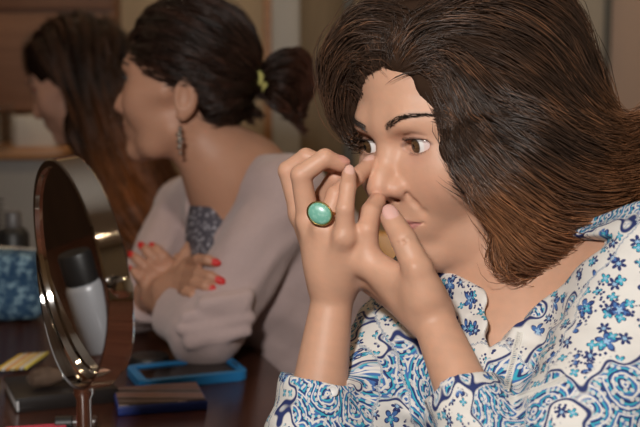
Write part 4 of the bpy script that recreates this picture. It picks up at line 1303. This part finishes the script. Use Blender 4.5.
# bottle that shows in the glass
d_in = unit(MC - CAM); d_out = d_in - 2 * (d_in @ nm) * nm
def reflect(p): return p - 2 * ((p - MC) @ nm) * nm
bp = reflect(P(108, 335, 1.40)); bp = V(bp[0], bp[1], TZ)
bottle = empty('spray_bottle', bp, 'silver white bottle with a black cap, mirrored in the round vanity glass', 'bottle')
MB().lathe(bp, [(.021, 0), (.0235, .003), (.0235, .084), (.021, .090), (.0185, .092)], n=40).build('body', mat('silver_white', (.42, .43, .46), .35, .15), bottle)
MB().lathe(bp + V(0, 0, .0915), [(.0200, 0), (.0212, .001), (.0212, .036), (.0195, .0395), (.001, .040)], n=40).build('cap', M['black_leather'], bottle)

# ------------------------------------------------------------------ things on the table
def quad_item(px4):
    q = [T(x, y, TZ) for x, y in px4]; c = sum(q) / 4
    ux = unit(q[1] - q[0]); uy = V(-ux[1], ux[0], 0)
    L = (np.linalg.norm(q[1] - q[0]) + np.linalg.norm(q[2] - q[3])) / 2; W = (abs((q[3] - q[0]) @ uy) + abs((q[2] - q[1]) @ uy)) / 2
    return c, ux, L, W, np.stack([ux, uy, V(0, 0, 1)], 1)
def rrect(l, w, r, n=6):
    o = []
    for cx, cy, a0 in ((l - r, w - r, 0), (-l + r, w - r, 90), (-l + r, -w + r, 180), (l - r, -w + r, 270)):
        for k in range(n + 1):
            a = math.radians(a0 + 90 * k / n); o.append((cx + r * math.cos(a), cy + r * math.sin(a)))
    return o
def ringprism(mb, outer, inner, z0, z1, R, o):
    n = len(outer); vs = []
    for poly, z in ((outer, z0), (outer, z1), (inner, z1), (inner, z0)): vs += [np.asarray(o) + R @ V(x, y, z) for x, y in poly]
    fs = []
    for k in range(4):
        for j in range(n): fs.append((k * n + j, k * n + (j + 1) % n, ((k + 1) % 4) * n + (j + 1) % n, ((k + 1) % 4) * n + j))
    return mb.add(vs, fs)
# phone
c, ux, L, W, R = quad_item(((127, 374), (230, 364), (250, 382), (137, 390)))
ph = empty('phone', c, 'phone in a bright blue case lying flat by the crossed arms', 'phone')
m1 = MB(); ringprism(m1, rrect(L / 2, W / 2, .014), rrect(L / 2 - .011, W / 2 - .011, .006), .001, .012, R, c); m1.prism(rrect(L / 2 - .001, W / 2 - .001, .013), 0.0, .004, R, c)
M['bluecase'] = mat('bright_blue_rubber', (.02, .21, .50), .45)
m1.build('case', M['bluecase'], ph, ang=30)
m1 = MB(); m1.prism(rrect(L / 2 - .0112, W / 2 - .0112, .006), .004, .0095, R, c); m1.build('screen', mat('dark_screen', (.008, .007, .007), .06), ph)
m1 = MB(); m1.prism([(x + L / 2 - .0055, y) for x, y in rrect(.0018, .012, .0017)], .0121, .0123, R, c); m1.build('earpiece_slot', M['black_leather'], ph)
# blue box with a striped lid
c, ux, L, W, R = quad_item(((110, 397), (196, 391), (209, 409), (121, 417)))
bxo = empty('makeup_palette', c, 'dark blue palette box with a striped lid in front of the phone', 'palette')
MB().box(c + V(0, 0, .0055), (L / 2, W / 2, .0055), R, .0015).build('body', mat('deep_blue_card', (.016, .042, .24), .4), bxo)
m = mat('striped_lid', (.1, .1, .1), .35); t = NT(m)
uvm = t.coord('Generated'); sp = t.n('ShaderNodeSeparateXYZ'); t.put(sp.inputs[0], uvm)
w_ = t.math('FRACT', t.math('MULTIPLY', sp.outputs[1], 6.0)); k_ = t.math('FRACT', t.math('MULTIPLY', t.math('FLOOR', t.math('MULTIPLY', sp.outputs[1], 6.0)), .39))
cr = t.mix(t.step(k_, .35, .65), (.035, .018, .016), (.20, .10, .085)); cr = t.mix(t.math('LESS_THAN', w_, .16), cr, (.30, .24, .24)); t.color(cr)
MB().box(c + V(0, 0, .0117), (L / 2 - .002, W / 2 - .002, .0007), R, .0004).build('lid', m, bxo)
# black compact with a white edge
c, ux, L, W, R = quad_item(((0, 391), (96, 381), (124, 402), (20, 412)))
bk = empty('boxed_compact', c, 'flat black box with a white edge lying behind the mirror stem', 'box')
MB().box(c + V(0, 0, .0075), (L / 2 - .0015, W / 2 - .0015, .0065), R, .001).build('body', mat('white_edge', (.55, .55, .56), .5), bk)
m1 = MB(); m1.box(c + V(0, 0, .0155), (L / 2, W / 2, .0016), R, .001); m1.box(c + R @ V(.002, -W / 2 + .001, .0075), (L / 2 - .002, .0016, .0076), R, .0006); m1.box(c + V(0, 0, .0008), (L / 2, W / 2, .0008), R, .0004)
m1.build('cover', mat('black_cover', (.016, .012, .011), .45, spec=.3), bk)
# makeup brush lying on it
M['bristle'] = vcol_mat('bristle', .8, .2)
b0 = T(36, 378, TZ + .030); b1 = T(98, 371, TZ + .030); ax = unit(b1 - b0); R = Rto(ax)
br = empty('makeup_brush', b0, 'beige makeup brush lying on the flat black box', 'brush')
MB().lathe(b0 + ax * .030, [(.0065, 0), (.0075, .002), (.0075, .018), (.006, .02)], R, 20).build('ferrule', M['silver'], br)
MB().lathe(b0 + ax * .050, [(.0058, 0), (.0070, .014), (.0062, .036), (.0035, .050), (.001, .052)], R, 20).build('handle', mat('beige_handle', (.48, .36, .24), .4), br)
bb = MB(); rr_ = random.Random(4)
bb.lathe(b0 + ax * .031, [(.0068, 0), (.0105, -.012), (.0115, -.024), (.008, -.034), (.001, -.038)], R, 20)
for i in range(260):
    a, q = rr_.uniform(0, 6.28), math.sqrt(rr_.random())
    e = math.cos(a) * R[:, 0] + math.sin(a) * R[:, 1]
    p0 = b0 + ax * .030 + e * .006 * q; p2 = b0 - ax * (.010 - .012 * q * q + rr_.uniform(0, .003)) + e * .012 * q; bb.tube([p0, (p0 + p2) / 2 + e * .003 * q, p2], [.0003, .0003, .0001], 3, cap=False)
bo = bb.build('bristles', M['bristle'], br); ca = bo.data.color_attributes.new('Col', 'FLOAT_COLOR', 'POINT'); ca.data.foreach_set('color', np.tile((.13, .085, .06, 1), (len(bo.data.vertices), 1)).astype(np.float32).ravel())
# crayons in a row at the left edge
cols = [((.75, .50, .06), 'yellow'), ((.72, .68, .60), 'white'), ((.70, .33, .08), 'orange'), ((.70, .60, .35), 'cream'), ((.66, .42, .10), 'amber'), ((.60, .58, .55), 'grey white'), ((.74, .62, .12), 'lemon')]
for i, (cc, nmn) in enumerate(cols):
    q = T(-2.0 + i * 4.6, 370 - i * .3, TZ + .0055); dr = unit(V(.10, .99, 0)); Rk = Rto(dr)
    g = empty('cosmetic_pencil', q + V(0, 0, -.0055), {0: 'yellow cosmetic pencil, leftmost of the row at the left edge', 1: 'white cosmetic pencil right beside the leftmost yellow one', 2: 'orange cosmetic pencil, third from the left edge in its row', 3: 'cream cosmetic pencil in the middle of its row', 4: 'amber cosmetic pencil, third from the right in its row', 5: 'greyish white cosmetic pencil, second from the right in its row', 6: 'lemon cosmetic pencil at the right end of the row'}[i], 'pencil', 'cosmetic pencils in a row')
    MB().lathe(q, [(.0020, 0), (.0024, .0008), (.0024, .075), (.0012, .087)], Rk, 12).build('barrel', mat('pencil_' + nmn.replace(' ', '_'), cc, .4), g)
    MB().lathe(q + dr * .0865, [(.0012, 0), (.0003, .006)], Rk, 10).build('tip', mat('lead_' + nmn.replace(' ', '_'), tuple(x * .5 for x in cc), .6), g)
# blue cloth pouch
M['pouch'] = mat('blue_printed_cloth', (.06, .16, .28), .85); t = NT(M['pouch'])
n1 = t.noise(t.coord(), 70, 5, .7); t.color(t.mix(t.step(n1, .46, .62), (.020, .07, .15), (.26, .42, .52))); t.bump(n1, .4, .003)
pb = T(12, 322, TZ)
po = empty('cosmetic_pouch', pb, 'blue cloth cosmetic pouch standing at the left edge', 'pouch')
S = Shape(); S.u(BX(pb + V(-.02, .035, .055), V(.062, .036, .055), .022), 0); S.u(EL(pb + V(-.02, .035, .030), V(.066, .045, .034)), .02); S.i(PL(pb + V(0, 0, .0005), V(0, 0, -1)), .004)
S.disp = lambda p: .004 * noise3(p, .05, 51, 2); S.disp_amp = .004
v, f = S.grid(.003, B=8).mesh(); link('bag', np_mesh('bag', v, f), M['pouch'], po)
MB().tube([pb + V(-.085, .035, .112), pb + V(-.05, .033, .116), pb + V(0, .034, .115), pb + V(.044, .036, .111)], .0028, 8).build('zip', M['silver'], po)
# dark bottle and brushes behind the pouch
q = T(16, 306, TZ)
dk = empty('toiletry_bottle', q, 'black toiletry bottle behind the blue pouch', 'bottle')
MB().lathe(q, [(.024, 0), (.026, .003), (.026, .125), (.020, .135), (.013, .138)], n=32).build('body', M['black_leather'], dk)
MB().lathe(q + V(0, 0, .138), [(.014, 0), (.014, .024), (.012, .027), (.001, .0275)], n=28).build('cap', mat('grey_cap', (.12, .11, .11), .4), dk)
q = T(-6, 303, TZ)
dk = empty('hair_brush', q, 'dark round hair brush upright behind the blue pouch', 'brush')
MB().lathe(q, [(.010, 0), (.012, .004), (.010, .06), (.009, .10)], n=20).build('handle', M['black_leather'], dk)
hb_ = MB(); hb_.lathe(q + V(0, 0, .10), [(.009, 0), (.013, .004), (.013, .085), (.009, .09), (.001, .092)], n=24)
for i in range(16):
    for k in range(9):
        a = 2 * math.pi * (i + .5 * (k % 2)) / 16; e = V(math.cos(a), math.sin(a), 0)
        hb_.tube([q + V(0, 0, .110 + k * .009) + e * .012, q + V(0, 0, .110 + k * .009) + e * .023], .0008, 4)
hb_.build('brush_head', mat('dark_bristles', (.03, .022, .02), .6), dk)
# small things near the stem
q = T(132, 368, TZ); tag(MB().lathe(q + V(.02, .02, 0), [(.026, 0), (.0275, .002), (.0275, .010), (.025, .013), (.002, .0145)], n=40).build('powder_compact', M['black_leather']), 'small round black compact between the mirror and the phone', 'compact')
q = T(34, 438, TZ); Rk = Rz(12)
m1 = MB(); m1.prism(rrect(.034, .018, .008), 0, .009, Rk, q); tag(m1.build('sponge', mat('pink_sponge', (.62, .055, .10), .8)), 'pink flat sponge at the bottom edge left of the stem', 'sponge')
q = T(70, 431, TZ); Rk = Rto(unit(V(1, .12, 0)))
ls = empty('lipstick', q, 'black lipstick tube lying beside the pink sponge', 'lipstick')
MB().lathe(q + V(-.016, 0, .0085), [(.007, 0), (.0082, .001), (.0082, .018), (.007, .019)], Rk, 24).build('tube', M['black_leather'], ls)
MB().lathe(q + V(-.016, 0, .0085) + Rk[:, 2] * .0195, [(.0078, 0), (.0078, .024), (.006, .026), (.0005, .026)], Rk, 24).build('cap', mat('brown_cap', (.05, .028, .022), .3), ls)

# ------------------------------------------------------------------ ceiling lamps
M['lampglow'] = mat('lamp_glow', (1, .8, .55)); b_ = M['lampglow'].node_tree.nodes['Principled BSDF']; b_.inputs['Emission Color'].default_value = (1, .74, .46, 1); b_.inputs['Emission Strength'].default_value = LAMP
k = 0
for lx in (-1.3, -.1, 1.1):
    for ly in (-.6, 1.9, 2.95):  # the farthest row is added to brighten the back wall
        nm_ = ('left', 'middle', 'right')[round((lx + 1.3) / 1.2)]; ny_ = {-.6: 'behind the camera', 1.9: 'over the far end of the table', 2.95: 'added to brighten the back wall'}[ly]
        lo = empty('ceiling_lamp', (lx, ly, ZC - .01), 'warm round ceiling lamp in the %s row, %s' % (nm_, ny_), 'lamp', 'ceiling lamps')
        MB().lathe((lx, ly, ZC - .012), [(.050, 0), (.066, .0), (.068, .004), (.068, .012)], n=32, cap=False).build('rim', M['chrome'], lo)
        MB().lathe((lx, ly, ZC - .010), [(.0005, 0), (.050, 0), (.050, .006)], n=32, cap=False).build('diffuser', M['lampglow'], lo)
# ------------------------------------------------------------------ camera and light
cam = bpy.data.objects.new('camera', bpy.data.cameras.new('camera')); COL.objects.link(cam); SC.camera = cam
cam.location = Vector(CAM); cam.rotation_euler = (math.pi / 2 - PITCH, 0, 0)
cam.data.sensor_width = 36; cam.data.lens = 36 * F_PX / 640; cam.data.clip_start = .02
cam.data.dof.use_dof = True; cam.data.dof.focus_distance = .94; cam.data.dof.aperture_fstop = 6.6
def area(name, loc, to, size, power, color=(1, 1, 1), shape='DISK'):
    l = bpy.data.lights.new(name, 'AREA'); l.energy = power; l.color = color; l.shape = shape; l.size = size
    o = bpy.data.objects.new(name, l); COL.objects.link(o); o.location = Vector(loc)
    d = Vector(to) - Vector(loc); o.rotation_euler = d.to_track_quat('-Z', 'Y').to_euler(); return o
area("camera_flash", (-.20, -.02, CAM_Z + .34), (.05, 1.2, 1.05), .11, FLASH, (1.0, .97, .93))
w = bpy.data.worlds.new('world'); SC.world = w; w.use_nodes = True
w.node_tree.nodes['Background'].inputs[0].default_value = (.9, .72, .55, 1); w.node_tree.nodes['Background'].inputs[1].default_value = .10
SC.view_settings.view_transform = 'Standard'; SC.view_settings.look = 'None'; SC.view_settings.exposure = 0; SC.view_settings.gamma = 1
SC.view_settings.use_curve_mapping = False
